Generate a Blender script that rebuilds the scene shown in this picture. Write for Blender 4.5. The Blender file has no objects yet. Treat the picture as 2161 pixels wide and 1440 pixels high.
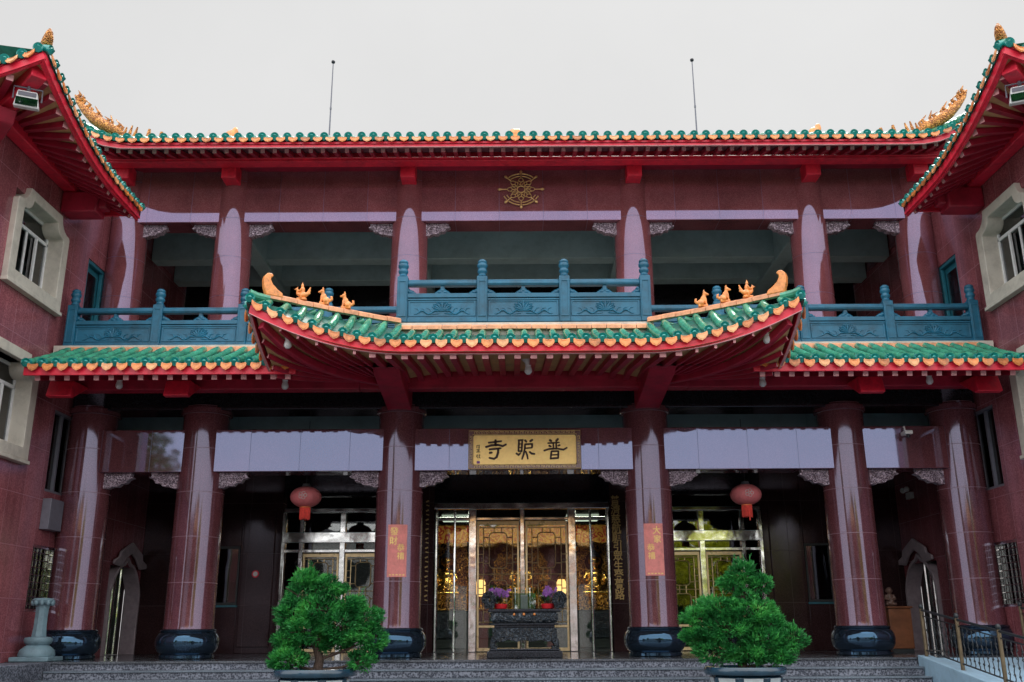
import bpy, math, random
from mathutils import Vector, Matrix, noise as mnoise
random.seed(7)
PI = math.pi
R = math.radians
scene = bpy.context.scene
C = scene.collection

# ------------------------------------------------------------------ materials
def nodes(name):
    m = bpy.data.materials.new(name); m.use_nodes = True
    nt = m.node_tree; nt.nodes.clear()
    out = nt.nodes.new('ShaderNodeOutputMaterial')
    return m, nt, out

def N(nt, t, **kw):
    n = nt.nodes.new(t)
    for k, v in kw.items():
        if k in n.inputs.keys(): n.inputs[k].default_value = v
        else: setattr(n, k, v)
    return n

def L(nt, a, b): nt.links.new(a, b)

def mathn(nt, op, a, b=None, c=None):
    n = nt.nodes.new('ShaderNodeMath'); n.operation = op
    for i, v in enumerate((a, b, c)):
        if v is None: continue
        if isinstance(v, (int, float)): n.inputs[i].default_value = v
        else: L(nt, v, n.inputs[i])
    return n.outputs[0]

def mix(nt, fac, a, b, mode='MIX'):
    n = nt.nodes.new('ShaderNodeMix'); n.data_type = 'RGBA'; n.blend_type = mode
    for i, v in ((0, fac), (6, a), (7, b)):
        if isinstance(v, (int, float)): n.inputs[i].default_value = v
        elif isinstance(v, (tuple, list)): n.inputs[i].default_value = (*v[:3], 1)
        else: L(nt, v, n.inputs[i])
    return n.outputs[2]

def texco(nt, world=False):
    if world:
        return nt.nodes.new('ShaderNodeNewGeometry').outputs['Position']
    return nt.nodes.new('ShaderNodeTexCoord').outputs['Object']

def noise(nt, vec, scale, detail=3, rough=.55):
    n = N(nt, 'ShaderNodeTexNoise', Scale=scale, Detail=detail, Roughness=rough)
    L(nt, vec, n.inputs['Vector'])
    return n.outputs['Fac']

def ramp(nt, fac, stops):
    n = nt.nodes.new('ShaderNodeValToRGB')
    e = n.color_ramp.elements
    while len(e) < len(stops): e.new(.5)
    for el, (p, c) in zip(e, stops):
        el.position = p; el.color = (*c, 1) if len(c) == 3 else c
    L(nt, fac, n.inputs[0])
    return n.outputs[0]

def sc(c, k): return tuple(x * k for x in c)

def principled(nt, out, base, rough=.5, metal=0., ior=1.5, tint=None, coat=0., bump=None, bump_d=.01, bump_s=.4):
    p = nt.nodes.new('ShaderNodeBsdfPrincipled')
    for key, v in (('Base Color', base), ('Roughness', rough), ('Metallic', metal), ('IOR', ior), ('Coat Weight', coat)):
        if isinstance(v, (int, float)): p.inputs[key].default_value = v
        elif isinstance(v, (tuple, list)): p.inputs[key].default_value = (*v[:3], 1)
        else: L(nt, v, p.inputs[key])
    if tint: p.inputs['Specular Tint'].default_value = (*tint, 1)
    if bump is not None:
        b = N(nt, 'ShaderNodeBump', Strength=bump_s, Distance=bump_d)
        L(nt, bump, b.inputs['Height']); L(nt, b.outputs[0], p.inputs['Normal'])
    L(nt, p.outputs[0], out.inputs[0])
    return p

def mat_paint(name, col, rough=.5, var=.18, scale=3., fine=40., metal=0., ior=1.5, tint=None, bump_s=.25, bump_d=.006, dirt=.25, coat=0.):
    """painted / glazed / cast surfaces: broad tone drift, fine grain and a little grime"""
    m, nt, out = nodes(name)
    v = texco(nt, True)
    a = noise(nt, v, scale, 4); b = noise(nt, v, fine, 2)
    c1 = ramp(nt, a, [(.25, sc(col, 1 - var)), (.5, col), (.78, sc(col, 1 + var))])
    g = noise(nt, v, scale * 2.3 + .7, 6, .7)
    gm = ramp(nt, g, [(.45, (1, 1, 1)), (.75, (1 - dirt,) * 3)])
    c2 = mix(nt, 1., c1, gm, 'MULTIPLY')
    rr = mathn(nt, 'MULTIPLY_ADD', a, .25, max(rough - .12, .02))
    principled(nt, out, c2, rr, metal, ior, tint, coat, b, bump_d, bump_s)
    return m

def mat_granite(name, cols, rough=.12, ior=1.75, tint=(.86, .82, 1.), joints=None, joint_col=(.3, .2, .22), grain=55., wave=.0, streak=False):
    """polished speckled granite; joints = ('ring', pitch, phase) or ('wall', axis, w, h, ox, oz)"""
    m, nt, out = nodes(name)
    v = texco(nt, joints is None or joints[0] == 'wall')
    vor = N(nt, 'ShaderNodeTexVoronoi', Scale=grain); L(nt, v, vor.inputs['Vector'])
    n1 = noise(nt, v, grain * .6, 3, .7)
    n2 = noise(nt, v, 1.1, 4)
    s = mathn(nt, 'ADD', mathn(nt, 'MULTIPLY', vor.outputs['Distance'], .7), mathn(nt, 'MULTIPLY', n1, .5))
    col = ramp(nt, s, [(.3, cols[0]), (.52, cols[1]), (.75, cols[2])])
    big = ramp(nt, n2, [(.3, (.74,) * 3), (.7, (1.2,) * 3)])
    col = mix(nt, 1., col, big, 'MULTIPLY')
    h = noise(nt, v, .9, 1)
    rg = mathn(nt, 'MULTIPLY_ADD', noise(nt, v, 2.2, 3), .12, rough - .06)
    if joints:
        sep = nt.nodes.new('ShaderNodeSeparateXYZ'); L(nt, v, sep.inputs[0])
        def line(src, pitch, phase, w):
            f = mathn(nt, 'FRACT', mathn(nt, 'DIVIDE', mathn(nt, 'ADD', src, 100 * pitch - phase), pitch))
            d = mathn(nt, 'ABSOLUTE', mathn(nt, 'SUBTRACT', f, .5))
            return mathn(nt, 'GREATER_THAN', d, .5 - w / pitch)
        if joints[0] == 'ring':
            f = line(sep.outputs['Z'], joints[1], joints[2], .007)
            ang = mathn(nt, 'ARCTAN2', sep.outputs['X'], sep.outputs['Y'])
            f = mathn(nt, 'MAXIMUM', f, mathn(nt, 'MULTIPLY', line(ang, PI / 2, .95, .006), .45))
        else:
            ax = 'X' if joints[1] == 'x' else 'Y'
            f = mathn(nt, 'MAXIMUM', line(sep.outputs['Z'], joints[3], joints[5], .006),
                      line(sep.outputs[ax], joints[2], joints[4], .005))
            # slabs differ a little in tone
            fl = nt.nodes.new('ShaderNodeCombineXYZ')
            L(nt, mathn(nt, 'FLOOR', mathn(nt, 'DIVIDE', mathn(nt, 'SUBTRACT', sep.outputs[ax], joints[4]), joints[2])), fl.inputs[0])
            L(nt, mathn(nt, 'FLOOR', mathn(nt, 'DIVIDE', mathn(nt, 'SUBTRACT', sep.outputs['Z'], joints[5]), joints[3])), fl.inputs[1])
            wn = nt.nodes.new('ShaderNodeTexWhiteNoise'); L(nt, fl.outputs[0], wn.inputs['Vector'])
            tone = ramp(nt, wn.outputs['Value'], [(0, (.86,) * 3), (1, (1.14,) * 3)])
            col = mix(nt, 1., col, tone, 'MULTIPLY')
            h = mathn(nt, 'ADD', h, mathn(nt, 'MULTIPLY', wn.outputs['Value'], .0))
        if streak:     # faint rain runs down the slabs
            mp = nt.nodes.new('ShaderNodeMapping'); mp.inputs['Scale'].default_value = (5., 5., .22); L(nt, v, mp.inputs['Vector'])
            stn = ramp(nt, noise(nt, mp.outputs[0], 1.6, 4, .65), [(.40, (.84, .83, .83)), (.6, (1.04,) * 3)])
            col = mix(nt, .8, col, mix(nt, 1., col, stn, 'MULTIPLY'))
        col = mix(nt, mathn(nt, 'MULTIPLY', f, .5 if streak else .75), col, joint_col)
        rg = mathn(nt, 'MULTIPLY_ADD', f, .3, rg)
    principled(nt, out, col, rg, 0, ior, tint, 0, h if wave else None, wave, .5)
    return m

def mat_glass(name, tint=(.55, .62, .6), boost=.1, rough=.02):
    m, nt, out = nodes(name)
    tr = N(nt, 'ShaderNodeBsdfTransparent'); tr.inputs[0].default_value = (*tint, 1)
    gl = N(nt, 'ShaderNodeBsdfGlossy', Roughness=rough)
    fr = N(nt, 'ShaderNodeFresnel', IOR=1.5)
    v = texco(nt, True)
    b = N(nt, 'ShaderNodeBump', Strength=.15, Distance=.02); L(nt, noise(nt, v, 1.3, 1), b.inputs['Height'])
    L(nt, b.outputs[0], gl.inputs['Normal'])
    ms = nt.nodes.new('ShaderNodeMixShader')
    L(nt, mathn(nt, 'ADD', fr.outputs[0], boost), ms.inputs[0]); L(nt, tr.outputs[0], ms.inputs[1]); L(nt, gl.outputs[0], ms.inputs[2])
    L(nt, ms.outputs[0], out.inputs[0])
    return m

def mat_emit(name, col, s):
    m, nt, out = nodes(name)
    e = N(nt, 'ShaderNodeEmission', Strength=s); e.inputs[0].default_value = (*col, 1)
    L(nt, e.outputs[0], out.inputs[0]); return m

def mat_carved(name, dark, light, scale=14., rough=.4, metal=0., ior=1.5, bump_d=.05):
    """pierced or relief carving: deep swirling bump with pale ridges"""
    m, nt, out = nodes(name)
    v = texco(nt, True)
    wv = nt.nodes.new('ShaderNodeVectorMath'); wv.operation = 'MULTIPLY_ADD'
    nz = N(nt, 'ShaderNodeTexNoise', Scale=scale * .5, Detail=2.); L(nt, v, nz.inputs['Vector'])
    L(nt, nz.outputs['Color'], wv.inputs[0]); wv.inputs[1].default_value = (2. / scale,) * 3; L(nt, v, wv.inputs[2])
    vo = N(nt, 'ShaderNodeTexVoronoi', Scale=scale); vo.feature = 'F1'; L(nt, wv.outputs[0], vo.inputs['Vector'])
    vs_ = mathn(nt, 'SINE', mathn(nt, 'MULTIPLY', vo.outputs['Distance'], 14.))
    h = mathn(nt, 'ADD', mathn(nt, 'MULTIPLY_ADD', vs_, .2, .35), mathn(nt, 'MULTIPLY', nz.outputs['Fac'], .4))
    col = ramp(nt, h, [(.38, dark), (.72, light)])  # hollows painted dark as if shaded, ridges light
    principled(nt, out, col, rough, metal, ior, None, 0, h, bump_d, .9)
    return m

def mat_leaf(name, dark, mid, light):
    m, nt, out = nodes(name)
    v = texco(nt, True)
    n1 = noise(nt, v, 3.5, 2); n2 = noise(nt, v, 30, 2)
    s = mathn(nt, 'ADD', mathn(nt, 'MULTIPLY', n1, .6), mathn(nt, 'MULTIPLY', n2, .4))
    col = ramp(nt, s, [(.34, dark), (.48, mid), (.63, light), (.72, (light[0] * 2.2, light[1] * .85, light[2]))])
    p = principled(nt, out, col, .5, 0, 1.4)
    tl = nt.nodes.new('ShaderNodeBsdfTranslucent'); L(nt, col, tl.inputs[0])
    ms = N(nt, 'ShaderNodeMixShader'); ms.inputs[0].default_value = .25
    L(nt, p.outputs[0], ms.inputs[1]); L(nt, tl.outputs[0], ms.inputs[2]); L(nt, ms.outputs[0], out.inputs[0])
    return m

MAROON = [(.080, .024, .029), (.112, .034, .041), (.165, .06, .07)]
WINGM = [(.21, .057, .070), (.27, .077, .094), (.36, .125, .14)]
UPM = [(.16, .046, .052), (.205, .06, .068), (.255, .09, .10)]
M = {}
M['col_low'] = mat_granite('polished maroon granite drum blocks', MAROON, .085, 1.9, (.66, .68, .94), joints=('ring', .9, 0.), joint_col=(.25, .14, .16), wave=.012)
M['col_up'] = mat_granite('polished maroon granite blocks upper', UPM, .055, 2.2, (.58, .6, .92), joints=('ring', .95, .69), joint_col=(.05, .02, .035), wave=.01)
M['lintel'] = mat_granite('polished maroon granite lintel slabs', MAROON, .035, 2.35, (.5, .6, .95), joints=('wall', 'x', 1.03, 3., .52, 4.), joint_col=(.035, .014, .02))
M['upwall'] = mat_granite('polished maroon granite wall slabs', UPM, .035, 2.35, (.54, .55, .93), joints=('wall', 'x', 1.02, 1.55, .51, 9.1), joint_col=(.06, .02, .03))
M['wing'] = mat_granite('honed rose granite wing slabs', WINGM, .2, 1.65, (.75, .7, 1.), joints=('wall', 'y', .62, .95, .1, .32), joint_col=(.40, .18, .21), grain=38., streak=True)
M['backwall'] = mat_granite('polished brown granite porch wall', [(.02, .009, .010), (.035, .016, .017), (.06, .03, .032)], .12, 1.4, joints=('wall', 'x', .9, 1.25, .35, .98), joint_col=(.08, .05, .05))
M['blackwall'] = mat_granite('black granite', [(.004, .004, .005), (.008, .008, .01), (.02, .02, .024)], .1, 1.5)
M['drum'] = mat_granite('black polished column drum', [(.004, .006, .01), (.007, .011, .018), (.02, .03, .045)], .05, 2.1, (.3, .62, 1.))
M['floor'] = mat_granite('polished dark floor', [(.03, .035, .04), (.06, .07, .08), (.13, .14, .16)], .14, 1.6, joints=('wall', 'x', .8, 9., 0, .3), joint_col=(.03, .03, .035))
M['riser'] = mat_granite('flamed speckled granite', [(.015, .02, .03), (.06, .07, .09), (.22, .24, .29)], .55, 1.45, grain=30.)
M['tread'] = mat_granite('grey honed tread', [(.08, .10, .125), (.12, .155, .19), (.18, .22, .26)], .4, 1.5, grain=60.)
M['blue'] = mat_paint('blue glazed balustrade stone', (.010, .125, .22), .42, .3, 1.4, 60, dirt=.5)
M['green'] = mat_paint('green glazed tube tiles', (.055, .32, .20), .2, .45, 3.7, 30, coat=.4, dirt=.5)
M['teal'] = mat_paint('teal glazed tile ends', (.012, .30, .27), .22, .3, 9, 60, coat=.5, dirt=.2)
M['pan'] = mat_paint('dark green pan tiles', (.03, .17, .14), .3, .4, 5, 40, coat=.2, dirt=.5)
M['orange'] = mat_paint('orange glazed drip tiles', (.86, .31, .085), .28, .3, 7, 60, coat=.3, dirt=.3)
M['orange2'] = mat_paint('browned orange drip tiles', (.62, .22, .07), .35, .35, 9, 60, coat=.2, dirt=.5)
M['orange3'] = mat_paint('pale orange drip tiles', (.9, .45, .20), .3, .2, 9, 60, coat=.2, dirt=.3)
M['dragon'] = mat_carved('amber ceramic with dark hollows', (.30, .08, .015), (.95, .40, .09), 15., .4)  # amber, darker in the hollows of the relief
M['ridge'] = mat_paint('peach glazed ridge tiles', (.84, .37, .19), .35, .3, 4, 60, dirt=.45)
M['ceramic'] = mat_paint('amber glazed ceramic', (.88, .31, .075), .3, .4, 10, 50, coat=.3, dirt=.4)
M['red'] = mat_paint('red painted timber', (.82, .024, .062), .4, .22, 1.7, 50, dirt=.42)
M['redshade'] = mat_paint('red timber darkened for soffit shade', (.40, .015, .045), .45, .28, 1.6, 50, dirt=.4)  # the red timber again, with the shade under the eaves in its colour
M['rafterend'] = mat_paint('pink painted rafter ends', (.72, .34, .36), .5, .15, 5, 50, dirt=.2)
M['tan'] = mat_paint('ochre soffit boards', (.66, .42, .20), .6, .15, 2, 30, dirt=.3)
M['cream'] = mat_paint('cream stone trim', (.60, .56, .49), .6, .12, 1.2, 40, dirt=.35)
M['white'] = mat_paint('white painted metal', (.78, .79, .8), .35, .05, 3, 40, dirt=.15)
M['ceil'] = mat_paint('grey green painted ceiling', (.22, .42, .52), .7, .12, 1, 20, dirt=.3)
M['ceilbeam'] = mat_paint('grey green painted beams', (.33, .46, .49), .7, .12, 1, 20, dirt=.25)
M['gold'] = mat_paint('polished gold', (.95, .55, .12), .25, .2, 8, 60, metal=1., dirt=.3)
M['goldflat'] = mat_paint('gilded plaque field', (1., .70, .27), .38, .1, 6, 40, dirt=.12, metal=.45)
M['goldink'] = mat_paint('gold leaf lettering', (.88, .60, .22), .35, .1, 8, 60, metal=.3, dirt=.1)
M['ink'] = mat_paint('brown ink lettering', (.05, .018, .014), .5, .2, 9, 60)
M['plaqueframe'] = mat_paint('lacquered plaque border', (.17, .07, .075), .25, .2, 8, 60, coat=.4)
M['chrome'] = mat_paint('mirror stainless steel', (.93, .93, .92), .07, .04, 3, 2.2, metal=1., bump_s=.35, bump_d=.03, dirt=.1)
M['brass'] = mat_paint('brushed brass lattice', (.86, .66, .38), .3, .12, 6, 60, metal=.5, dirt=.15)
M['glass'] = mat_glass('door glass', (.8, .84, .82), .06)
M['winglass'] = mat_glass('window glass', (.30, .38, .4), .10)
M['clear'] = mat_glass('clear acrylic', (.86, .9, .92), .12)
M['curtain'] = mat_paint('pale curtain cloth', (.55, .48, .44), .8, .2, 8, 30)
M['inscr'] = mat_paint('dim gold lettering', (.55, .36, .13), .4, .1, 8, 60, metal=.3, dirt=.3)
M['roof_y'] = mat_paint('orange yellow roof tiles', (.85, .42, .08), .4, .2, 3)
M['rosewall'] = mat_paint('rose granite gate', (.5, .2, .2), .5, .1)
M['valance'] = mat_carved('embroidered red and orange cloth', (.55, .015, .015), (1., .5, .08), 5., .7)
M['emblem'] = mat_paint('aged gold emblem', (.80, .52, .22), .3, .2, 12, 60, metal=.45, dirt=.3)
M['soffit_m'] = mat_paint('dusky purple soffit boards', (.19, .075, .11), .6, .15, 2, 40)
M['bronze'] = mat_paint('dark bronze', (.16, .09, .07), .45, .2)
M['room'] = mat_paint('dark room paint and shade backing', (.035, .045, .045), .8)  # near-black, also stands in for shade behind the arched doors
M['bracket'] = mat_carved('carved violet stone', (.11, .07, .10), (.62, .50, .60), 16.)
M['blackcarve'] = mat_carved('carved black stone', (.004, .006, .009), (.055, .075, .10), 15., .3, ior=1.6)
M['blacktable'] = mat_granite('black stone table', [(.006, .008, .011), (.012, .016, .02), (.03, .036, .045)], .2, 1.55)
M['goldcarve'] = mat_carved('gilded carving', (.02, .005, .002), (1., .50, .09), 9., .35, .5, bump_d=.1)
M['lanternred'] = mat_paint('faded red lantern silk', (.68, .175, .19), .5, .22, 4, 90, dirt=.2)
M['tassel'] = mat_paint('scarlet tassel', (.88, .08, .06), .7, .2, 20, 120)
M['paper'] = mat_paint('red paper with gold flecks', (.76, .25, .23), .6, .15, 6, 80)
M['pediment'] = mat_paint('grey violet carved stone', (.44, .36, .40), .4, .2, 5, 50)
M['silver'] = mat_paint('pale silver ornament', (.62, .55, .55), .4, .1)
M['iron'] = mat_paint('black wrought iron', (.02, .025, .03), .4, .2, 8, 60)
M['post'] = mat_paint('aged bronze posts', (.16, .12, .07), .4, .35, 5, 60, metal=.3)
M['ramp'] = mat_paint('pale blue painted ramp', (.36, .55, .70), .5, .1, 1.5, 40, dirt=.25)
M['stone'] = mat_paint('blue grey carved granite', (.17, .27, .32), .6, .15, 3, 70, dirt=.35)
M['pot'] = mat_paint('navy glazed pot', (.015, .05, .085), .2, .3, 5, 40, coat=.6)
M['potpanel'] = mat_paint('white pot panels', (.60, .68, .72), .35, .1, 6, 40, coat=.3)
M['soil'] = mat_paint('potting soil', (.03, .02, .015), .9, .4, 12, 60, bump_s=.8, bump_d=.03)
M['bark'] = mat_paint('juniper bark', (.07, .045, .035), .85, .4, 14, 50, bump_s=.9, bump_d=.03)
M['leaf'] = mat_leaf('juniper needles', (.006, .06, .014), (.020, .20, .046), (.075, .42, .08))
M['leaf2'] = mat_leaf('juniper needles paler', (.008, .07, .016), (.023, .215, .05), (.085, .45, .09))
M['orchid'] = mat_paint('violet orchid petals', (.25, .08, .36), .6, .4, 20, 60)
M['greenleaf'] = mat_paint('orchid leaf', (.03, .10, .03), .4, .3)
M['redpot'] = mat_paint('red plastic pot', (.62, .02, .03), .25, .1)
M['wood'] = mat_paint('orange varnished wood', (.22, .075, .03), .35, .3, 4, 30)
M['gwall'] = mat_paint('asphalt and paving', (.12, .12, .12), .8, .2, .6, 30)
M['bwhite'] = mat_paint('white rendered wall', (.88, .9, .92), .7, .05)
M['bamboo'] = mat_leaf('yellow bamboo leaves', (.3, .32, .01), (.66, .70, .03), (.9, .92, .08))
M['hall_fill'] = mat_emit('hidden hall fill panel', (1., .93, .8), 38.)  # added fill for the hall, hidden behind the door head
M['panelglow'] = mat_emit('dim ceiling panel', (.85, .92, .75), 1.3)
M['halogen'] = mat_emit('lit altar lamp', (1., .55, .18), 3.)
M['curl'] = mat_paint('black blue hair', (.01, .012, .02), .5)
M['tealdoor'] = mat_paint('teal painted steel door', (.02, .16, .22), .4, .2)
M['gray'] = mat_paint('grey metal casing', (.16, .16, .2), .5, .1)

# ------------------------------------------------------------------ mesh builder
WORLD = {}
class MB:
    def __init__(s): s.v = []; s.f = []; s.m = []
    def add(s, vs, fs, m=0):
        o = len(s.v); s.v += [Vector(p) for p in vs]
        for f in fs: s.f.append([i + o for i in f]); s.m.append(m)
        return s
    def box(s, x0, x1, y0, y1, z0, z1, m=0):
        x0, x1 = min(x0, x1), max(x0, x1); y0, y1 = min(y0, y1), max(y0, y1); z0, z1 = min(z0, z1), max(z0, z1)
        return s.add([(x0, y0, z0), (x1, y0, z0), (x1, y1, z0), (x0, y1, z0), (x0, y0, z1), (x1, y0, z1), (x1, y1, z1), (x0, y1, z1)],
                     [(3, 2, 1, 0), (4, 5, 6, 7), (0, 1, 5, 4), (1, 2, 6, 5), (2, 3, 7, 6), (3, 0, 4, 7)], m)
    def prism(s, poly, fn, a, b, m=0):
        """poly: 2d outline, fn(u,v,w)->xyz, extruded w from a to b"""
        n = len(poly)
        vs = [fn(u, v, a) for u, v in poly] + [fn(u, v, b) for u, v in poly]
        fs = [list(range(n))[::-1], list(range(n, 2 * n))] + [(i, (i + 1) % n, (i + 1) % n + n, i + n) for i in range(n)]
        return s.add(vs, fs, m)
    def ring(s, outer, inner, fn, a, b, m=0):
        n = len(outer)
        vs = [fn(u, v, a) for u, v in outer] + [fn(u, v, a) for u, v in inner] + [fn(u, v, b) for u, v in outer] + [fn(u, v, b) for u, v in inner]
        fs = []
        for i in range(n):
            j = (i + 1) % n
            fs += [(i, j, n + j, n + i), (2 * n + i, 3 * n + i, 3 * n + j, 2 * n + j), (i, 2 * n + i, 2 * n + j, j), (n + i, n + j, 3 * n + j, 3 * n + i)]
        return s.add(vs, fs, m)
    def sweep(s, pts, w, h, m=0, mcap=None, up=(0, 0, 1)):
        """rectangular section along a path"""
        pts = [Vector(p) for p in pts]; up = Vector(up); vs = []
        for i, p in enumerate(pts):
            d = (pts[min(i + 1, len(pts) - 1)] - pts[max(i - 1, 0)]).normalized()
            side = d.cross(up)
            if side.length < 1e-6: side = Vector((1, 0, 0))
            side.normalize(); u2 = side.cross(d).normalized()
            vs += [p - side * w / 2 - u2 * h / 2, p + side * w / 2 - u2 * h / 2, p + side * w / 2 + u2 * h / 2, p - side * w / 2 + u2 * h / 2]
        k = len(pts)
        fs = []
        for i in range(k - 1):
            for j in range(4): fs.append((4 * i + j, 4 * i + (j + 1) % 4, 4 * i + 4 + (j + 1) % 4, 4 * i + 4 + j))
        s.add(vs, fs, m)
        o = len(s.v) - len(vs)
        s.f.append([o + 3, o + 2, o + 1, o]); s.m.append(m if mcap is None else mcap)
        s.f.append([o + 4 * k - 4, o + 4 * k - 3, o + 4 * k - 2, o + 4 * k - 1]); s.m.append(m if mcap is None else mcap)
        return s
    def tube(s, pts, r, n=8, m=0, caps=True, mcap=None):
        pts = [Vector(p) for p in pts]; k = len(pts)
        rs = r if isinstance(r, (list, tuple)) else [r] * k
        vs = []; prev = None
        for i, p in enumerate(pts):
            d = (pts[min(i + 1, k - 1)] - pts[max(i - 1, 0)])
            if d.length < 1e-9: d = Vector((0, 0, 1))
            d.normalize()
            if prev is None:
                a = Vector((0, 0, 1)) if abs(d.z) < .9 else Vector((1, 0, 0))
                prev = d.cross(a).normalized()
            prev = (prev - d * prev.dot(d)).normalized(); b = d.cross(prev)
            for j in range(n):
                t = 2 * PI * j / n
                vs.append(p + (prev * math.cos(t) + b * math.sin(t)) * rs[i])
        fs = [(i * n + j, i * n + (j + 1) % n, (i + 1) * n + (j + 1) % n, (i + 1) * n + j) for i in range(k - 1) for j in range(n)]
        s.add(vs, fs, m); o = len(s.v) - len(vs)
        if caps:
            mc = m if mcap is None else mcap
            s.f.append([o + j for j in range(n)][::-1]); s.m.append(mc)
            s.f.append([o + (k - 1) * n + j for j in range(n)]); s.m.append(mc)
        return s
    def lathe(s, prof, c=(0, 0, 0), n=32, m=0, axis='z', ell=(1, 1)):
        c = Vector(c); vs = []
        for r, z in prof:
            for j in range(n):
                t = 2 * PI * j / n
                vs.append(c + Vector((r * ell[0] * math.cos(t), r * ell[1] * math.sin(t), z)))
        k = len(prof)
        fs = [(i * n + j, i * n + (j + 1) % n, (i + 1) * n + (j + 1) % n, (i + 1) * n + j) for i in range(k - 1) for j in range(n)]
        if prof[0][0] > 1e-5: fs.append(list(range(n))[::-1])
        if prof[-1][0] > 1e-5: fs.append([(k - 1) * n + j for j in range(n)])
        return s.add(vs, fs, m)
    def ball(s, c, r, n=12, k=8, m=0, rot=None):
        c = Vector(c); r = (r, r, r) if isinstance(r, (int, float)) else r; vs = []; fs = []
        for i in range(k + 1):
            a = -PI / 2 + PI * i / k
            for j in range(n):
                t = 2 * PI * j / n
                p = Vector((r[0] * math.cos(a) * math.cos(t), r[1] * math.cos(a) * math.sin(t), r[2] * math.sin(a)))
                if rot is not None: p = rot @ p
                vs.append(c + p)
        fs = [(i * n + j, i * n + (j + 1) % n, (i + 1) * n + (j + 1) % n, (i + 1) * n + j) for i in range(k) for j in range(n)]
        return s.add(vs, fs, m)
    def grid(s, fn, nu, nv, m=0):
        vs = [fn(i / nu, j / nv) for j in range(nv + 1) for i in range(nu + 1)]
        fs = [(j * (nu + 1) + i, j * (nu + 1) + i + 1, (j + 1) * (nu + 1) + i + 1, (j + 1) * (nu + 1) + i) for j in range(nv) for i in range(nu)]
        return s.add(vs, fs, m)
    def build(s, name, mats, parent=None, bev=0., smooth=35, remesh=0., origin=None):
        if not isinstance(mats, (list, tuple)): mats = [mats]
        if origin is None:
            xs = [p.x for p in s.v]; ys = [p.y for p in s.v]; zs = [p.z for p in s.v]
            origin = Vector(((min(xs) + max(xs)) / 2, (min(ys) + max(ys)) / 2, min(zs)))
        origin = Vector(origin)
        me = bpy.data.meshes.new(name)
        me.from_pydata([p - origin for p in s.v], [], s.f)
        for mt in mats: me.materials.append(mt)
        me.polygons.foreach_set('material_index', s.m)
        me.polygons.foreach_set('use_smooth', [True] * len(s.f))
        me.validate(); me.update()
        me.set_sharp_from_angle(angle=R(smooth))
        o = bpy.data.objects.new(name, me); C.objects.link(o)
        pw = WORLD[parent] if parent is not None else Vector((0, 0, 0))
        o.location = origin - pw; WORLD[o] = origin
        if parent is not None: o.parent = parent
        if bev:
            b = o.modifiers.new('bevel', 'BEVEL'); b.width = bev; b.segments = 2; b.limit_method = 'ANGLE'; b.angle_limit = R(40)
        if remesh:
            b = o.modifiers.new('remesh', 'REMESH'); b.mode = 'VOXEL'; b.voxel_size = remesh; b.use_smooth_shade = True
            b = o.modifiers.new('smooth', 'SMOOTH'); b.iterations = 4; b.factor = .5
        return o

def tag(o, label=None, cat=None, group=None, kind=None):
    if label: o['label'] = label
    if cat: o['category'] = cat
    if group: o['group'] = group
    if kind: o['kind'] = kind
    return o
def thing(name, label, cat, loc=(0, 0, 0), group=None):
    o = bpy.data.objects.new(name, None); C.objects.link(o); o.location = loc; WORLD[o] = Vector(loc)
    o.empty_display_size = .2
    return tag(o, label, cat, group)
def struct(o): o['kind'] = 'structure'; return o
def dup(root, loc, label=None, rotz=None, mirror=False):
    def cp(o, parent):
        c = o.copy(); C.objects.link(c)
        if parent is not None: c.parent = parent
        for ch in list(o.children): cp(ch, c)
        return c
    r = cp(root, None); r.location = loc
    if rotz is not None: r.rotation_euler.z = rotz
    if mirror: r.scale.x = -1
    if label: r['label'] = label
    WORLD[r] = Vector(loc)
    return r
def part_copy(o, parent, loc, rot=None):
    c = o.copy(); C.objects.link(c); c.parent = parent
    c.location = Vector(loc) - WORLD[parent]
    if rot is not None: c.rotation_euler = rot
    WORLD[c] = Vector(loc)
    return c
def clamp(x, a=0., b=1.): return max(a, min(b, x))
def arc(cx, cy, r, a0, a1, n): return [(cx + r * math.cos(R(a0 + (a1 - a0) * i / n)), cy + r * math.sin(R(a0 + (a1 - a0) * i / n))) for i in range(n + 1)]
def text_polys(body, size, extrude=.008):
    cu = bpy.data.curves.new('lettering', 'FONT'); cu.body = body; cu.size = size; cu.extrude = extrude
    cu.align_x = 'CENTER'; cu.align_y = 'CENTER'; cu.resolution_u = 3
    cu.offset = size * .012
    o = bpy.data.objects.new('lettering', cu); C.objects.link(o)
    dg = bpy.context.evaluated_depsgraph_get()
    me = bpy.data.meshes.new_from_object(o.evaluated_get(dg))
    vs = [v.co.copy() for v in me.vertices]; fs = [list(p.vertices) for p in me.polygons]
    bpy.data.objects.remove(o); bpy.data.curves.remove(cu); bpy.data.meshes.remove(me)
    return vs, fs
def add_text(mb, body, size, c, extrude=.008, m=0, sx=1.):
    """lettering facing the camera side (-Y), centred at c"""
    vs, fs = text_polys(body, size, extrude)
    if not vs: return
    ax = (min(v.x for v in vs) + max(v.x for v in vs)) / 2; ay = (min(v.y for v in vs) + max(v.y for v in vs)) / 2
    mb.add([(c[0] + (v.x - ax) * sx, c[1] - v.z, c[2] + v.y - ay) for v in vs], fs, m)
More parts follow.
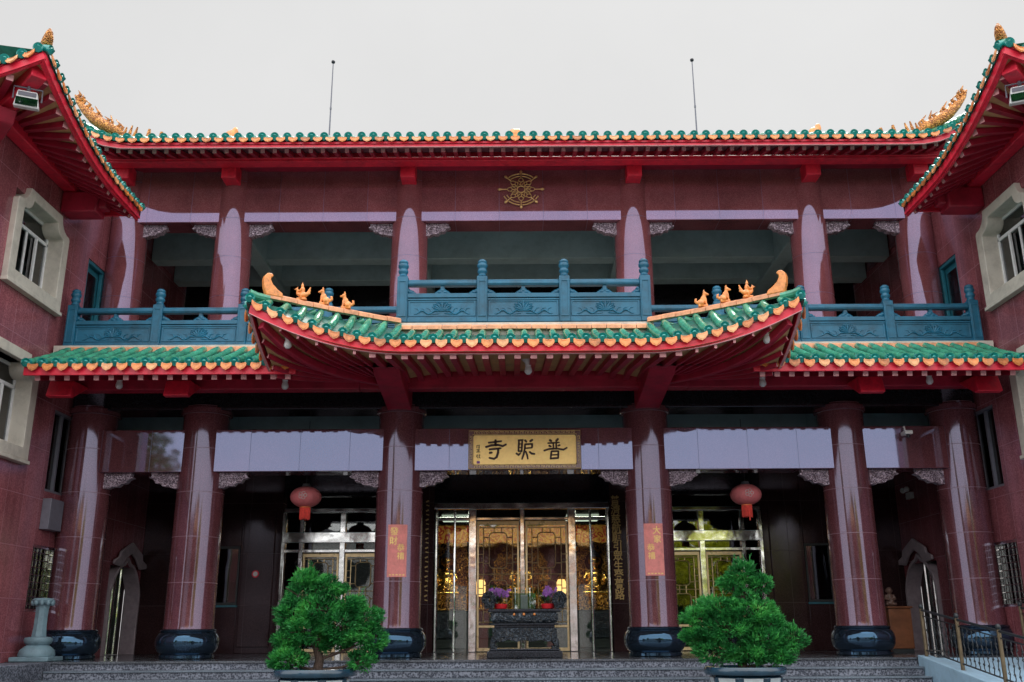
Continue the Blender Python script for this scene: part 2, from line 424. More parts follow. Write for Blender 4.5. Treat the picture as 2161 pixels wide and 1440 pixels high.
def stroke(mb, pts, w, fn, t=.012, m=0):
    """brush stroke: a polyline thickened in the sign plane; fn(u,v,depth)->xyz"""
    P = [Vector((p[0], p[1])) for p in pts]
    if len(P) == 2: P = [P[0], (P[0] + P[1]) / 2, P[1]]
    k = len(P); Lt = []; Rt = []
    for i, p in enumerate(P):
        d = (P[min(i + 1, k - 1)] - P[max(i - 1, 0)]).normalized(); nrm = Vector((-d.y, d.x))
        ww = w * (.5 if 0 < i < k - 1 else .42) * (1. if i else 1.08)
        Lt.append(p + nrm * ww); Rt.append(p - nrm * ww)
    out = [P[0] - (P[1] - P[0]).normalized() * w * .25] + Lt + [P[-1] + (P[-1] - P[-2]).normalized() * w * .3] + Rt[::-1]
    mb.prism([(q.x, q.y) for q in out], fn, 0, t, m)
# ------------------------------------------------------------------ tiled eaves
def tile_rows(parent, rows, outs, sag=.03, r=.072, pans=True, drip_scale=1., closed_gap=None, names=('tube_tiles', 'pan_tiles', 'drip_tiles')):
    """rows: (eave point, top point); outs: outward unit vector per row"""
    tb = MB(); pn = MB(); dp = MB()
    for k, ((a, b), o) in enumerate(zip(rows, outs)):
        a = Vector(a); b = Vector(b); o = Vector(o); Ln = (b - a).length
        d = (b - a).normalized() if Ln > 1e-4 else -o
        if Ln > .12:
            m = max(1, round(Ln / .34)); pts = []; rs = []
            jit = random.uniform(-.009, .009); a = a + Vector((-o.y, o.x, 0)) * random.uniform(-.012, .012) + o * random.uniform(-.012, .008)
            for i in range(m):
                for f, rr in ((0., 1.06), (.9, .93)):
                    t = (i + f) / m
                    pts.append(a + (b - a) * t - Vector((0, 0, sag * 4 * t * (1 - t) - jit))); rs.append(r * rr)
            pts.append(b); rs.append(r * .9)
            tb.tube(pts, rs, 10, 0)
        # round end tile with a raised rim
        c = a + o * .02
        e = (-d * .6 + o * .4).normalized()
        tb.tube([c - e * .10, c, c + e * .012, c + e * .012], [r * 1.04, r * 1.14, r * 1.16, r * .86], 14, 1)
        tb.tube([c + e * .004, c + e * .022, c + e * .03], [r * .62, r * .5, r * .2], 10, 1)
    for k in range(len(rows) - 1):
        a0, b0 = Vector(rows[k][0]), Vector(rows[k][1]); a1, b1 = Vector(rows[k + 1][0]), Vector(rows[k + 1][1])
        if (a1 - a0).length > .6: continue
        o = (Vector(outs[k]) + Vector(outs[k + 1])).normalized()
        if pans:
            Ln = max((b0 - a0).length, (b1 - a1).length); m = max(1, round(Ln / .12)); vs = []; fs = []
            for i in range(m):
                for f, dz in ((0., .018), (1., 0.)):
                    t = (i + f) / m
                    s_ = sag * 4 * t * (1 - t)
                    p = a0 + (b0 - a0) * t - Vector((0, 0, s_)); q = a1 + (b1 - a1) * t - Vector((0, 0, s_))
                    for g in (0, .25, .5, .75, 1.):
                        w = p + (q - p) * g; w = w + Vector((0, 0, dz - .045 - .035 * math.sin(PI * g)))
                        vs.append(w)
            nr = 2 * m
            for i in range(nr - 1):
                for j in range(4): fs.append((5 * i + j, 5 * i + j + 1, 5 * i + 6 + j, 5 * i + 5 + j))
            pn.add(vs, fs)
        # shield shaped drip tile
        mid = (a0 + a1) / 2 + o * .03 + Vector((0, 0, -.055)); tn = (a1 - a0).normalized(); g = drip_scale * random.uniform(.97, 1.03)
        out = [(-.098, .05), (-.06, .022), (0, .01), (.06, .022), (.098, .05), (.098, -.035), (.06, -.088), (.02, -.108), (0, -.122), (-.02, -.108), (-.06, -.088), (-.098, -.035)]
        tilt = random.uniform(.08, .2)
        fn = lambda u, v, w: mid + tn * u + Vector((0, 0, 1)) * (v * g) + o * (w - v * tilt)
        mi = random.choices((0, 1, 2), (6, 2, 2))[0]; dp.prism(out, fn, 0, .022, mi)
        inn = [(x * .72, y * .72 - .012) for x, y in out]
        dp.ring(inn, [(x * .8, y * .8 - .003) for x, y in inn], fn, .018, .03, mi)
    tb.build(names[0], [M['green'], M['teal']], parent, smooth=50)
    if pans: pn.build(names[1], M['pan'], parent, smooth=60)
    dp.build(names[2], [M['orange'], M['orange2'], M['orange3']], parent, smooth=30)

def ridge_strip(mb, pts, w=.13, h=.17, seg=.27, gap=.008):
    """row of short ridge blocks along a polyline"""
    pts = [Vector(p) for p in pts]
    for a, b in zip(pts[:-1], pts[1:]):
        Ln = (b - a).length; k = max(1, round(Ln / seg)); d = (b - a) / k
        for i in range(k):
            p = a + d * i; q = a + d * (i + 1); g = d.normalized() * gap
            j = Vector((0, 0, random.uniform(-.004, .004)))
            mb.sweep([p + g + j, q - g + j], w, h)
            mb.tube([p + g + j + Vector((0, 0, h * .42)), q - g + j + Vector((0, 0, h * .42))], w * .36, 8)

# ------------------------------------------------------------------ the temple hall
CX_LOW = [-9.1, -6.72, -2.58, 2.58, 6.72, 9.1]
CX_UP = [-9.16, -6.7, -2.6, 2.6, 6.7, 9.16]
FZ = 1.1
hall = thing('temple_hall', 'two storey maroon granite temple hall with green tiled roofs and round columns', 'temple', (0, 0, 0))

# lower columns
col0 = MB().lathe([(.5, 1.62), (.485, 1.75), (.48, 3.), (.475, 6.15)], (0, 0, 0), 48).build('column', M['col_low'], None, smooth=60, origin=(0, 0, 1.65))
cols = []
def low_col(x, first=False):
    if first: o = col0; o.parent = hall; o.location = (x, 0, 1.65)
    else: o = part_copy(col0, hall, (x, 0, 1.65))
    WORLD[o] = Vector((x, 0, 1.65)); return o
drumP = [(.50, 1.1), (.53, 1.12), (.53, 1.17), (.50, 1.19), (.555, 1.24), (.60, 1.32), (.612, 1.42), (.60, 1.5), (.56, 1.575), (.525, 1.6), (.54, 1.615), (.545, 1.64), (.52, 1.66), (.48, 1.665)]
dr0 = None
cap0 = None
for i, x in enumerate(CX_LOW):
    c = low_col(x, i == 0)
    if dr0 is None:
        dr0 = MB().lathe(drumP, (x, 0, 0), 48).build('column_base', M['drum'], c, smooth=50)
        cap0 = MB().lathe([(.476, 5.98), (.53, 6.0), (.53, 6.1), (.476, 6.13)], (x, 0, 0), 40).build('column_cap', M['col_low'], c, smooth=40)
    else:
        part_copy(dr0, c, (x, 0, 1.1)); part_copy(cap0, c, (x, 0, 5.98))
up0 = None
for x in CX_UP:
    if up0 is None: up0 = MB().lathe([(.43, 7.2), (.428, 9.), (.415, 12.12)], (x, .72, 0), 48).build('upper_column', M['col_up'], hall, smooth=60)
    else: part_copy(up0, hall, (x, .72, 7.2))

# lintels and carved brackets
def lintels(xs, rad, y0, y1, z0, z1, name, mt, parent):
    for a, b in zip(xs[:-1], xs[1:]):
        MB().box(a + rad * .55, b - rad * .55, y0, y1, z0, z1).build(name, mt, parent, bev=.012)
lintels(CX_LOW, .48, -.34, .2, 4.76, 5.64, 'lintel', M['lintel'], hall)
lintels(CX_UP, .42, .42, 1.05, 10.67, 12.2, 'upper_wall', M['upwall'], hall)
br_out = [(0, 0), (.56, 0), (.54, -.05), (.60, -.09), (.50, -.13), (.46, -.20), (.36, -.21), (.30, -.27), (.18, -.27), (.10, -.31), (0, -.31)]
def brackets(xs, rad, y, z, sc_, first=[None]):
    for i, x in enumerate(xs):
        for sgn in (-1, 1):
            if (i == 0 and sgn < 0) or (i == len(xs) - 1 and sgn > 0): continue
            X = x + sgn * rad * .93
            mb = MB().prism([(u * sc_, v * sc_) for u, v in br_out], lambda u, v, w: (X + sgn * u, y + w, z + v), -.07, .07)
            mb.ring([(u * sc_, v * sc_) for u, v in br_out], [(.25 * sc_ + (u - .25) * .86 * sc_, -.14 * sc_ + (v + .14) * .82 * sc_) for u, v in br_out], lambda u, v, w: (X + sgn * u, y + w, z + v), -.095, -.071)
            # raised scroll relief
            for k in range(3):
                cx, cz, rr = (.12 + .14 * k) * sc_, (-.14 + .02 * k) * sc_, (.085 - .015 * k) * sc_
                pts = [(X + sgn * (cx + rr * (1 - t * .75) * math.cos(t * 9)), y - .075, z + cz + rr * (1 - t * .75) * math.sin(t * 9)) for t in [q / 16 for q in range(17)]]
                mb.tube(pts, .016, 5)
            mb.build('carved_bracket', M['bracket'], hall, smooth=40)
brackets(CX_LOW, .46, -.12, 4.755, 1.)
brackets(CX_UP, .41, .66, 10.665, .95)

# floor beam behind the lower eave, porch ceiling, balcony slab
MB().box(-9.45, 9.45, -.36, .36, 6.06, 6.8).build('floor_beam', M['blackwall'], hall, bev=.02)
pc = MB().box(-9.45, 9.45, .36, 5.0, 6.45, 6.6)
pc.build('porch_ceiling', M['ceil'], hall)
for y in (1.9, 3.3): MB().box(-9.44, 9.44, y - .18, y + .18, 6.0, 6.45).build('porch_ceiling_beam', M['ceilbeam'], hall)
for x in (-6.72, -2.58, 2.58, 6.72): MB().box(x - .17, x + .17, .37, 4.3, 5.93, 6.44).build('porch_ceiling_beam', M['ceilbeam'], hall)
sl = MB().box(-9.45, 9.45, -1.5, 6.2, 6.86, 7.14).box(-2.42, 2.42, -2.93, -1.5, 6.86, 7.12)
sl.build('balcony_slab', M['cream'], hall)

# loggia behind the balcony
MB().box(-9.45, 9.45, 5.6, 5.8, 7.14, 11.6).build('balcony_back_wall', M['blackwall'], hall)
for s in (-1, 1): MB().box(s * 9.46, s * 9.86, .2, 6.2, 10.905, 12.2).build('balcony_side_wall', M['upwall'], hall)
MB().box(-9.45, 9.45, 1.05, 5.6, 11.56, 11.7).build('balcony_ceiling', M['ceil'], hall)
for y, h in ((3.1, 10.72), (4.75, 10.75)):
    MB().box(-9.44, 9.44, y - .22, y + .22, h, 11.55).build('balcony_ceiling_beam', M['ceilbeam'], hall, bev=.015)
for x in CX_UP[1:-1]:
    MB().box(x - .2, x + .2, 1.06, 5.59, 10.62, 11.54).build('balcony_ceiling_beam', M['ceilbeam'], hall, bev=.015)

# -------- main roof
def cornerlift(a, start, span, h, e=2.): return h * clamp((a - start) / span, 0, 3) ** e
roof = MB().grid(lambda u, v: (-10.2 + 20.4 * u, -1.3 + 6.6 * v, 11.74 + 2.8 * v + cornerlift(abs(-10.2 + 20.4 * u), 8.6, 1.6, .7) * (1 - v)), 24, 4)
roof.grid(lambda u, v: (-10.2 + 20.4 * u, 11.9 - 6.6 * v, 11.7 + 2.8 * v), 4, 2)
main_roof = roof.build('main_roof', M['pan'], hall)
rows = []; outs = []
n = 74
for k in range(n + 1):
    x = -9.92 + 19.84 * k / n; z = 11.915 + cornerlift(abs(x), 8.6, 1.6, .7)
    rows.append(((x, -1.3 - .15 * cornerlift(abs(x), 8.6, 1.6, 1.), z), (x, .9, 12.86 + (z - 11.915) * .6))); outs.append((0, -1, 0))
tile_rows(main_roof, rows, outs, sag=.02, r=.08, drip_scale=.84)
def main_edge(x, dy, dz): return (x, -1.24 + dy - .15 * cornerlift(abs(x), 8.6, 1.6, 1.), 11.745 + dz + cornerlift(abs(x), 8.6, 1.6, .7))
xs = [-10.1 + 20.2 * i / 60 for i in range(61)]
fb = MB().sweep([main_edge(x, 0, 0) for x in xs], .06, .12).build('fascia_board', M['red'], main_roof, smooth=30)
MB().sweep([main_edge(x, -.004, -.066) for x in xs], .05, .012).build('fascia_lip', M['rafterend'], fb, smooth=30)
MB().grid(lambda u, v: (-10.05 + 20.1 * u, -1.2 + 1.4 * v, 11.76 + .40 * v + cornerlift(abs(-10.05 + 20.1 * u), 8.6, 1.6, .7) * (1 - v)), 40, 3).build('soffit_boards', M['soffit_m'], main_roof)
r0 = None
for k in range(n):
    x = -9.8 + 19.6 * (k + .5) / n; lf = cornerlift(abs(x), 8.6, 1.6, .7)
    if lf > 0 or r0 is None:
        o_ = MB().sweep([(x, -1.0, 11.735 + lf), (x, -.3, 11.94 + lf * .5)], .09, .09, 0, 1).build('rafter', [M['redshade'], M['rafterend']], main_roof, origin=(x, -1.0, 11.735 + lf))
        if lf == 0: r0 = o_
    else: part_copy(r0, main_roof, (x, -1.0, 11.735))
MB().box(-9.9, 9.9, -.42, -.12, 11.78, 12.1).box(-9.9, 9.9, -.46, -.10, 11.83, 11.86).build('eave_beam', M['red'], main_roof, bev=.02)
MB().box(-9.9, 9.9, -.1, .5, 11.95, 12.1).build('cornice_board', M['redshade'], main_roof)
for x in CX_UP: MB().box(x - .17, x + .17, -.09, .5, 11.55, 11.94).build('beam_end', M['red'], hall, bev=.02)

# -------- side eaves over the ground floor
fig_mats = M['ceramic']
for sgn, x0, x1 in ((-1, -9.2, -4.2), (1, 4.2, 9.2)):
    xa, xb = (x0, -2.42) if sgn < 0 else (2.42, x1)
    root = MB().grid(lambda u, v: (xa + (xb - xa) * u, -2.98 + 1.62 * v, 6.25 + .72 * v), 6, 2).build('side_eave', M['pan'], hall)
    m = round((x1 - x0) / .272); rows = []; outs = []
    for k in range(m + 1):
        x = x0 + .06 + (x1 - x0 - .1) * k / m
        rows.append(((x, -3.03, 6.36), (x, -1.5, 7.04))); outs.append((0, -1, 0))
    tile_rows(root, rows, outs, sag=.035)
    rb = MB(); ridge_strip(rb, [(x0 + .02, -1.45, 7.05), (x1 - .02, -1.45, 7.05)], .12, .11); rb.build('eave_ridge', M['ridge'], root, bev=.008)
    MB().box(x0, x1, -3.0, -2.94, 6.13, 6.30).build('fascia_board', M['red'], root, bev=.006)
    MB().grid(lambda u, v: (x0 + (x1 - x0) * u, -2.95 + 1.8 * v, 6.17 + .5 * v), 4, 2).build('soffit_boards', M['redshade'], root)
    rr = None
    for k in range(m):
        x = x0 + .06 + (x1 - x0 - .1) * (k + .5) / m
        if rr is None: rr = MB().sweep([(x, -2.84, 6.12), (x, -1.3, 6.52)], .10, .10, 0, 1).build('rafter', [M['redshade'], M['rafterend']], root, origin=(x, -2.84, 6.1))
        else: part_copy(rr, root, (x, -2.84, 6.1))
    MB().box(x0 + .1, x1 + (.9 if sgn < 0 else 0), -1.3, -1.0, 6.26, 6.85).build('eave_beam', M['redshade'], root, bev=.02) if sgn < 0 else MB().box(x0 - .9, x1 - .1, -1.3, -1.0, 6.26, 6.85).build('eave_beam', M['redshade'], root, bev=.02)
    for x in ((-9.1, -6.72) if sgn < 0 else (6.72, 9.1)):
        x_ = clamp(x, -8.98, 8.98)
        MB().prism([(-1.305, 6.32), (-1.93, 6.3), (-2.04, 5.97), (-1.9, 5.96), (-1.305, 6.28)], lambda u, v, w: (x_ + w, u, v), -.24, .24).build('cantilever_beam', M['red'], root, bev=.02)
MB().box(-9.4, 9.4, -1.0, -.37, 6.62, 6.84).build('eave_soffit', M['redshade'], hall)
MB().box(-3.3, 3.3, -1.3, -1.0, 6.26, 6.85).build('eave_beam', M['redshade'], hall, bev=.02)

# -------- entrance canopy with upturned corners
def lift(x): a = clamp((abs(x) - 2.) / 2.75, 0, 1.1); return .72 * a * a
def lift_side(y): a = clamp((-y - 2.1) / 2.5, 0, 1.1); return .72 * a * a
def eaveF(x): return Vector((x, -4.45 - .22 * lift(x) / .72, 6.345 + lift(x)))
def hip(f): return Vector((2.32 + 2.4 * f, -2.92 - 1.68 * f, 7.10 - .02 * math.sin(PI * f) + .0 * f))
def topF(x):
    a = abs(x)
    if a <= 2.32: return Vector((x, -2.92, 6.99))
    p = hip((a - 2.32) / 2.4); return Vector((x, p.y, p.z))
canopy = MB()
canopy.grid(lambda u, v: eaveF(-4.72 + 9.44 * u).lerp(topF(-4.72 + 9.44 * u), v) - Vector((0, 0, .11)), 40, 3)
for s in (-1, 1):
    def side(u, v):
        y = -4.6 + 1.75 * u
        a = Vector((4.74, y, 6.345 + lift_side(y)))
        b = hip((-y - 2.92) / 1.68) if y < -2.92 else Vector((2.34, y, 7.03))
        p = a.lerp(b, v) - Vector((0, 0, .11)); p.x *= s; return p
    canopy.grid(side, 14, 3)
canopy = canopy.build('entrance_canopy', M['pan'], hall)
rows = []; outs = []; m = 36
for k in range(m + 1):
    x = -4.66 + 9.32 * k / m
    rows.append((eaveF(x), topF(x) - Vector((0, 0, .05)))); outs.append((0, -1, 0))
tile_rows(canopy, rows, outs, sag=.04, r=.07)
for s in (-1, 1):
    rows = []; outs = []
    for k in range(7):
        y = -4.42 + 1.62 * k / 6
        a = Vector((4.76, y, 6.345 + lift_side(y))); b = hip((-y - 2.92) / 1.68) if y < -2.92 else Vector((2.4, y, 7.0))
        b = b - Vector((0, 0, .05)); a.x *= s; b.x *= s
        rows.append((a, b)); outs.append((s, 0, 0))
    tile_rows(canopy, rows if s < 0 else rows, outs, sag=.04, r=.07)
rb = MB(); ridge_strip(rb, [(-2.36, -2.98, 6.995), (2.36, -2.98, 6.995)], .11, .07, .27, .005); rb.build('canopy_ridge', M['ridge'], canopy, bev=.004)
for s in (-1, 1):
    pts = [hip(i / 9 * .9) + Vector((0, 0, .045)) for i in range(10)]
    for p in pts: p.x *= s
    rb = MB(); ridge_strip(rb, pts, .10, .075, .3, .004); rb.build('hip_ridge', M['ridge'], canopy, bev=.003)
    # up-curled horn at the end of the hip
    d = Vector((s * .82, -.57, 0)).normalized(); b0 = pts[-1] + Vector((0, 0, .06))
    oc = [(u * .78, v * .78) for u, v in [(.36, 0.), (.33, .10), (.20, .18), (.10, .27), (.05, .36), (.05, .42), (.09, .44), (.10, .48), (.05, .52), (-.03, .515), (-.09, .45), (-.115, .35), (-.10, .2), (-.06, .08), (-.05, 0.)]]
    base = b0 - d * .08 - Vector((0, 0, .05))
    MB().prism([(-u, v) for u, v in oc], lambda u, v, w: base + d * (u + .04) + Vector((0, 0, v)) + Vector((-d.y, d.x, 0)) * w, -.06, .06).build('ridge_horn', M['ceramic'], canopy, bev=.02)
    # nose tile beyond the horn
    tip = hip(1.); tip.x *= s
    MB().tube([base + Vector((0, 0, -.06)), tip - d * .16 + Vector((0, 0, .0)), tip - d * .02 + Vector((0, 0, .035))], [.075, .07, .07], 10).build('corner_tile', M['green'], canopy)
# fascia, soffit, rafters
def edge_pts(dz, inset):
    pts = []
    for i in range(9): 
        y = -2.8 - 1.65 * i / 8; pts.append(Vector((-4.72 + inset, y, 6.345 + lift_side(y) + dz)))
    for i in range(41):
        x = -4.66 + 9.32 * i / 40; p = eaveF(x) + Vector((0, inset, dz)); pts.append(Vector((clamp(p.x, -4.7 + inset, 4.7 - inset), p.y, p.z)))
    for i in range(9):
        y = -4.45 + 1.65 * i / 8; pts.append(Vector((4.72 - inset, y, 6.345 + lift_side(y) + dz)))
    return pts
fb = MB().sweep(edge_pts(-.17, .05), .05, .17).build('fascia_board', M['red'], canopy, smooth=30)
MB().sweep(edge_pts(-.262, .045), .05, .012).build('fascia_lip', M['rafterend'], fb, smooth=30)
def sof(x, y):
    ds = min(4.62 - abs(x), y + 4.5); b = .52 * clamp(ds / 3.2)
    ax = clamp((abs(x) - 2.) / 2.65); ay = clamp((-y - 2.) / 2.5)
    return 6.10 + b + .74 * ax * ax * ay * ay
def sofp(u, v):
    x = -4.6 + 9.2 * u; ye = -1.22 - 1.53 * clamp((abs(x) - 2.7) / 1.9); y = -4.52 + (ye + 4.52) * v
    return (x, y, sof(x, y))
MB().grid(sofp, 46, 14).build('soffit_boards', M['tan'], canopy)
def rafter_path(p, q, k=7): 
    return [(p[0] + (q[0] - p[0]) * i / k, p[1] + (q[1] - p[1]) * i / k, sof(p[0] + (q[0] - p[0]) * i / k, p[1] + (q[1] - p[1]) * i / k) - .06) for i in range(k + 1)]
for k in range(20):
    x = -2.6 + 5.2 * k / 19
    MB().sweep(rafter_path((x, -4.36), (x, -1.3)), .11, .10, 0, 1).build('rafter', [M['redshade'], M['rafterend']], canopy)
for s in (-1, 1):
    ends = [(x, -4.38 - .1 * (x - 2.6) / 2) for x in (2.9, 3.22, 3.54, 3.86, 4.16)] + [(4.58, y) for y in (-3.95, -3.55, -3.18, -2.85)]
    for ex, ey in ends:
        a = Vector((2.75, -1.7)); e = Vector((ex, ey)); st = a.lerp(e, .18)
        MB().sweep(rafter_path((s * ex, ey), (s * st.x, st.y)), .048, .08, 0, 1).build('rafter', [M['redshade'], M['rafterend']], canopy)
    pts = rafter_path((s * 4.5, -4.42), (s * 2.6, -1.4)); pts = [(p[0], p[1], p[2] - .05) for p in pts]
    MB().sweep(pts, .12, .14).build('hip_beam', M['redshade'], canopy, bev=.015)
    MB().prism([(-.37, 6.5), (-2.7, 6.5), (-2.8, 6.3), (-2.5, 6.2), (-1.2, 6.08), (-.37, 6.0)], lambda u, v, w: (s * 2.58 + w, u, v), -.25, .25).build('cantilever_beam', M['redshade'], canopy, bev=.02)
    # ochre infill boards beside the beam
    MB().add([(s * 2.9, -3.5, 6.42), (s * 3.55, -3.25, 6.50), (s * 3.3, -2.3, 6.37)], [(0, 1, 2)]).build('infill_board', M['tan'], canopy)

# ridge ornaments glimpsed over the main roof edge
for s in (-1, 1):
    # dragon tail on the corner hip
    pts = [(s * 8.8, -.9, 12.16), (s * 9.0, -.95, 12.27), (s * 9.25, -1., 12.38), (s * 9.5, -1.02, 12.55), (s * 9.73, -1.03, 12.77), (s * 9.9, -1.03, 12.97), (s * 9.98, -1.03, 13.14)]
    mb = MB().tube(pts, [.06, .11, .135, .125, .09, .05, .02], 10)
    for i, t in enumerate((.12, .2, .28, .36, .45, .52, .6, .68, .76, .84, .92)):
        k = t * 6; a = int(k); p = Vector(pts[a]).lerp(Vector(pts[a + 1]), k - a)
        mb.tube([p, p + Vector((-s * (.08 + .05 * (i % 2)), 0, .15 - .06 * t)), p + Vector((-s * .02, 0, .24 - .10 * t + .05 * (i % 3)))], [.06, .035, .008], 6)
    for dx, h in ((-.02, .2), (.1, .16), (-.14, .16)): mb.tube([(s * (8.74 + dx), -.93, 12.12), (s * (8.68 + dx), -.93, 12.22 + h)], [.05, .015], 6)
    MB().tube([(s * 8.3, -.9, 12.1), (s * 8.28, -.9, 12.34)], [.06, .03], 6).build('ridge_ornament', M['dragon'], main_roof, smooth=60)
    MB().tube([(s * 8.02, -.9, 12.1), (s * 8.0, -.9, 12.27)], [.05, .035], 6).build('ridge_ornament', M['dragon'], main_roof, smooth=60)
    mb.build('dragon_tail', M['dragon'], main_roof, smooth=60)
for x, h in ((-6.95, .2), (-.16, .12), (7.05, .22)):
    MB().ball((x, .6, 12.95), (.16, .1, .2)).ball((x + .1, .6, 12.9 + h), (.08, .06, .14)).tube([(x - .12, .6, 12.7), (x - .1, .6, 12.95)], .08, 6).build('ridge_ornament', M['ceramic'], main_roof, remesh=.03)

# -------- porch back wall with openings
BW = 4.5
def wallpiece(x0, x1, z0, z1, y0=BW, y1=BW + .4, mt='backwall', nm='porch_wall_pier'): MB().box(x0, x1, y0, y1, z0, z1).build(nm, M[mt], hall, bev=.01)
for s in (-1, 1):
    wallpiece(s * 2.22, s * 3.42, FZ, 6.4)
    wallpiece(s * 6.05, s * 7.05, FZ, 6.4)
    wallpiece(s * 7.05, s * 7.72, FZ, 2.24); wallpiece(s * 7.05, s * 7.72, 3.66, 6.4)
    wallpiece(s * 7.72, s * 9.5, FZ, 6.4)
wallpiece(-2.22, 2.22, 4.72, 6.4, mt='blackwall', nm='door_head_wall')
for s in (-1, 1): wallpiece(s * 3.42, s * 6.05, 4.9, 6.4, mt='blackwall', nm='door_head_wall')
# stone side panels beside the side doors, slightly proud
for s in (-1, 1): MB().box(s * 6.2, s * 6.98, BW - .06, BW, FZ + .15, 4.6).build('wall_panel', M['backwall'], hall, bev=.012)

def rrect(x0, x1, z0, z1, r, n=4):
    return arc(x1 - r, z1 - r, r, 0, 90, n) + arc(x0 + r, z1 - r, r, 90, 180, n) + arc(x0 + r, z0 + r, r, 180, 270, n) + arc(x1 - r, z0 + r, r, 270, 360, n)
def lattice(mb, x0, x1, z0, z1, y, t=.0135):
    w = x1 - x0; h = z1 - z0
    X = lambda f: x0 + w * f
    Z = lambda f: z0 + h * f
    def ln(a, b): mb.tube([(X(a[0]), y, Z(a[1])), (X(b[0]), y, Z(b[1]))], t, 6)
    for f in (.12, .88): ln((f, .02), (f, .98))
    ln((0, .5), (1, .5)); ln((0, .03), (1, .03)); ln((0, .97), (1, .97))
    for b0, b1 in ((.56, .92), (.08, .44)):
        pts = [(px, y, pz) for px, pz in rrect(X(.27), X(.73), Z(b0), Z(b1), w * .1)]
        mb.tube(pts + [pts[0]], t, 6)
        for f in (b0 + .05, b1 - .05):
            ln((.12, f), (.27, f)); ln((.73, f), (.88, f))
        ln((.4, b1), (.4, b1 + .05 if b0 > .5 else .5)); ln((.6, b1), (.6, b1 + .05 if b0 > .5 else .5))
        ln((.4, b0), (.4, .5 if b0 > .5 else .03)); ln((.6, b0), (.6, .5 if b0 > .5 else .03))
    for f in (.16, .3, .36, .62, .7, .8):
        ln((0, f), (.12, f)); ln((.88, f), (1, f))
def door_leaf(x0, x1, z0, z1, y, frame, parent, fw=.05, kick=.55):
    f = MB(); fn = lambda u, v, w: (u, y + w, v)
    f.ring([(x0, z0), (x1, z0), (x1, z1), (x0, z1)], [(x0 + fw, z0 + .08), (x1 - fw, z0 + .08), (x1 - fw, z1 - .09), (x0 + fw, z1 - .09)], fn, -.03, .03)
    f.box(x0 + fw, x1 - fw, y - .025, y + .025, z0 + kick, z0 + kick + .06)
    d = f.build('door_leaf', frame, parent, bev=.006)
    MB().box(x0 + fw, x1 - fw, y - .004, y + .004, z0 + .08, z1 - .09).build('door_glass', M['glass'], d)
    g = MB(); lattice(g, x0 + fw, x1 - fw, z0 + kick + .06, z1 - .09, y - .03); g.build('door_lattice', M['brass'], d, smooth=60)
    hx = x1 - .1 if abs(x1) < abs(x0) else x0 + .1
    MB().tube([(hx, y - .09, z0 + .8), (hx, y - .09, z0 + 1.5)], .016, 8).tube([(hx, y - .09, z0 + .85), (hx, y, z0 + .85)], .012, 6).tube([(hx, y - .09, z0 + 1.45), (hx, y, z0 + 1.45)], .012, 6).build('door_handle', M['chrome'], d)
    return d
DY = BW + .12
# centre entrance
fr = MB()
for x, w in ((-2.17, .10), (2.17, .10)): fr.tube([(x, DY, FZ), (x, DY, 4.56)], w / 2, 20)
for x, w in ((-1.25, .2), (1.25, .2), (0, .12)): fr.box(x - w / 2, x + w / 2, DY - .09, DY + .09, FZ, 4.555)
fr.box(-2.22, 2.22, DY - .1, DY + .1, 4.56, 4.72).box(-2.12, 2.12, DY - .06, DY + .06, 4.28, 4.36)
for x in (-1.7, 1.72): fr.tube([(x, DY - .05, FZ), (x, DY - .05, 4.55)], .03, 10)
fr.build('entrance_frame', M['chrome'], hall, bev=.018)
for x0, x1 in ((-1.14, -.08), (.08, 1.14)):
    door_leaf(x0, x1, FZ + .02, 4.26, DY, M['brass'], hall)
for x0, x1 in ((-2.12, -1.39), (1.39, 2.12)): MB().box(x0, x1, DY - .004, DY + .004, FZ, 4.55).build('side_light', M['glass'], hall)
MB().box(-1.14, 1.14, DY - .004, DY + .004, 4.37, 4.55).build('transom_light', M['glass'], hall)
# side entrances
for s in (-1, 1):
    fr = MB()
    for x, w in ((3.46, .09), (4.52, .14), (5.56, .1), (6.01, .09)): fr.box(s * x - w / 2, s * x + w / 2, DY - .09, DY + .09, FZ, 4.495)
    a, b = sorted((s * 3.44, s * 6.03))
    fr.box(a, b, DY - .1, DY + .1, 3.74, 4.0).box(a, b, DY - .07, DY + .07, 3.5, 3.58).box(a, b, DY - .1, DY + .1, 4.5, 4.6)
    f = fr.build('side_entrance_frame', M['chrome'], hall, bev=.012)
    for x0, x1 in ((3.52, 4.44), (4.6, 5.5)):
        p, q = sorted((s * x0, s * x1)); door_leaf(p, q, FZ + .02, 3.48, DY, M['brass'], hall)
    MB().box(a, b, DY + .012, DY + .018, 3.99, 4.9).box(a, b, DY + .012, DY + .018, 3.59, 3.77).build('transom_light', M['glass'], hall)
    p, q = sorted((s * 5.62, s * 5.96)); MB().box(p, q, DY - .004, DY + .004, FZ, 3.5).build('side_light', M['glass'], hall)
    # porch window
    wn = MB(); p, q = sorted((s * 7.05, s * 7.72)); fn = lambda u, v, w: (u, BW + w, v)
    wn.ring([(p, 2.24), (q, 2.24), (q, 3.66), (p, 3.66)], [(p + .05, 2.3), (q - .05, 2.3), (q - .05, 3.6), (p + .05, 3.6)], fn, -.03, .12)
    w_ = wn.build('window_frame', M['iron'], hall, bev=.008)
    MB().box(p + .05, q - .05, BW + .05, BW + .06, 2.3, 3.6).build('window_glass', M['winglass'], w_)
    MB().box(p - .02, q + .02, BW - .05, BW + .1, 2.19, 2.235).build('window_sill', M['tealdoor'], w_)
    MB().box(p, q, BW + .4, BW + .45, 2.2, 3.7).build('window_back', M['room'], w_)
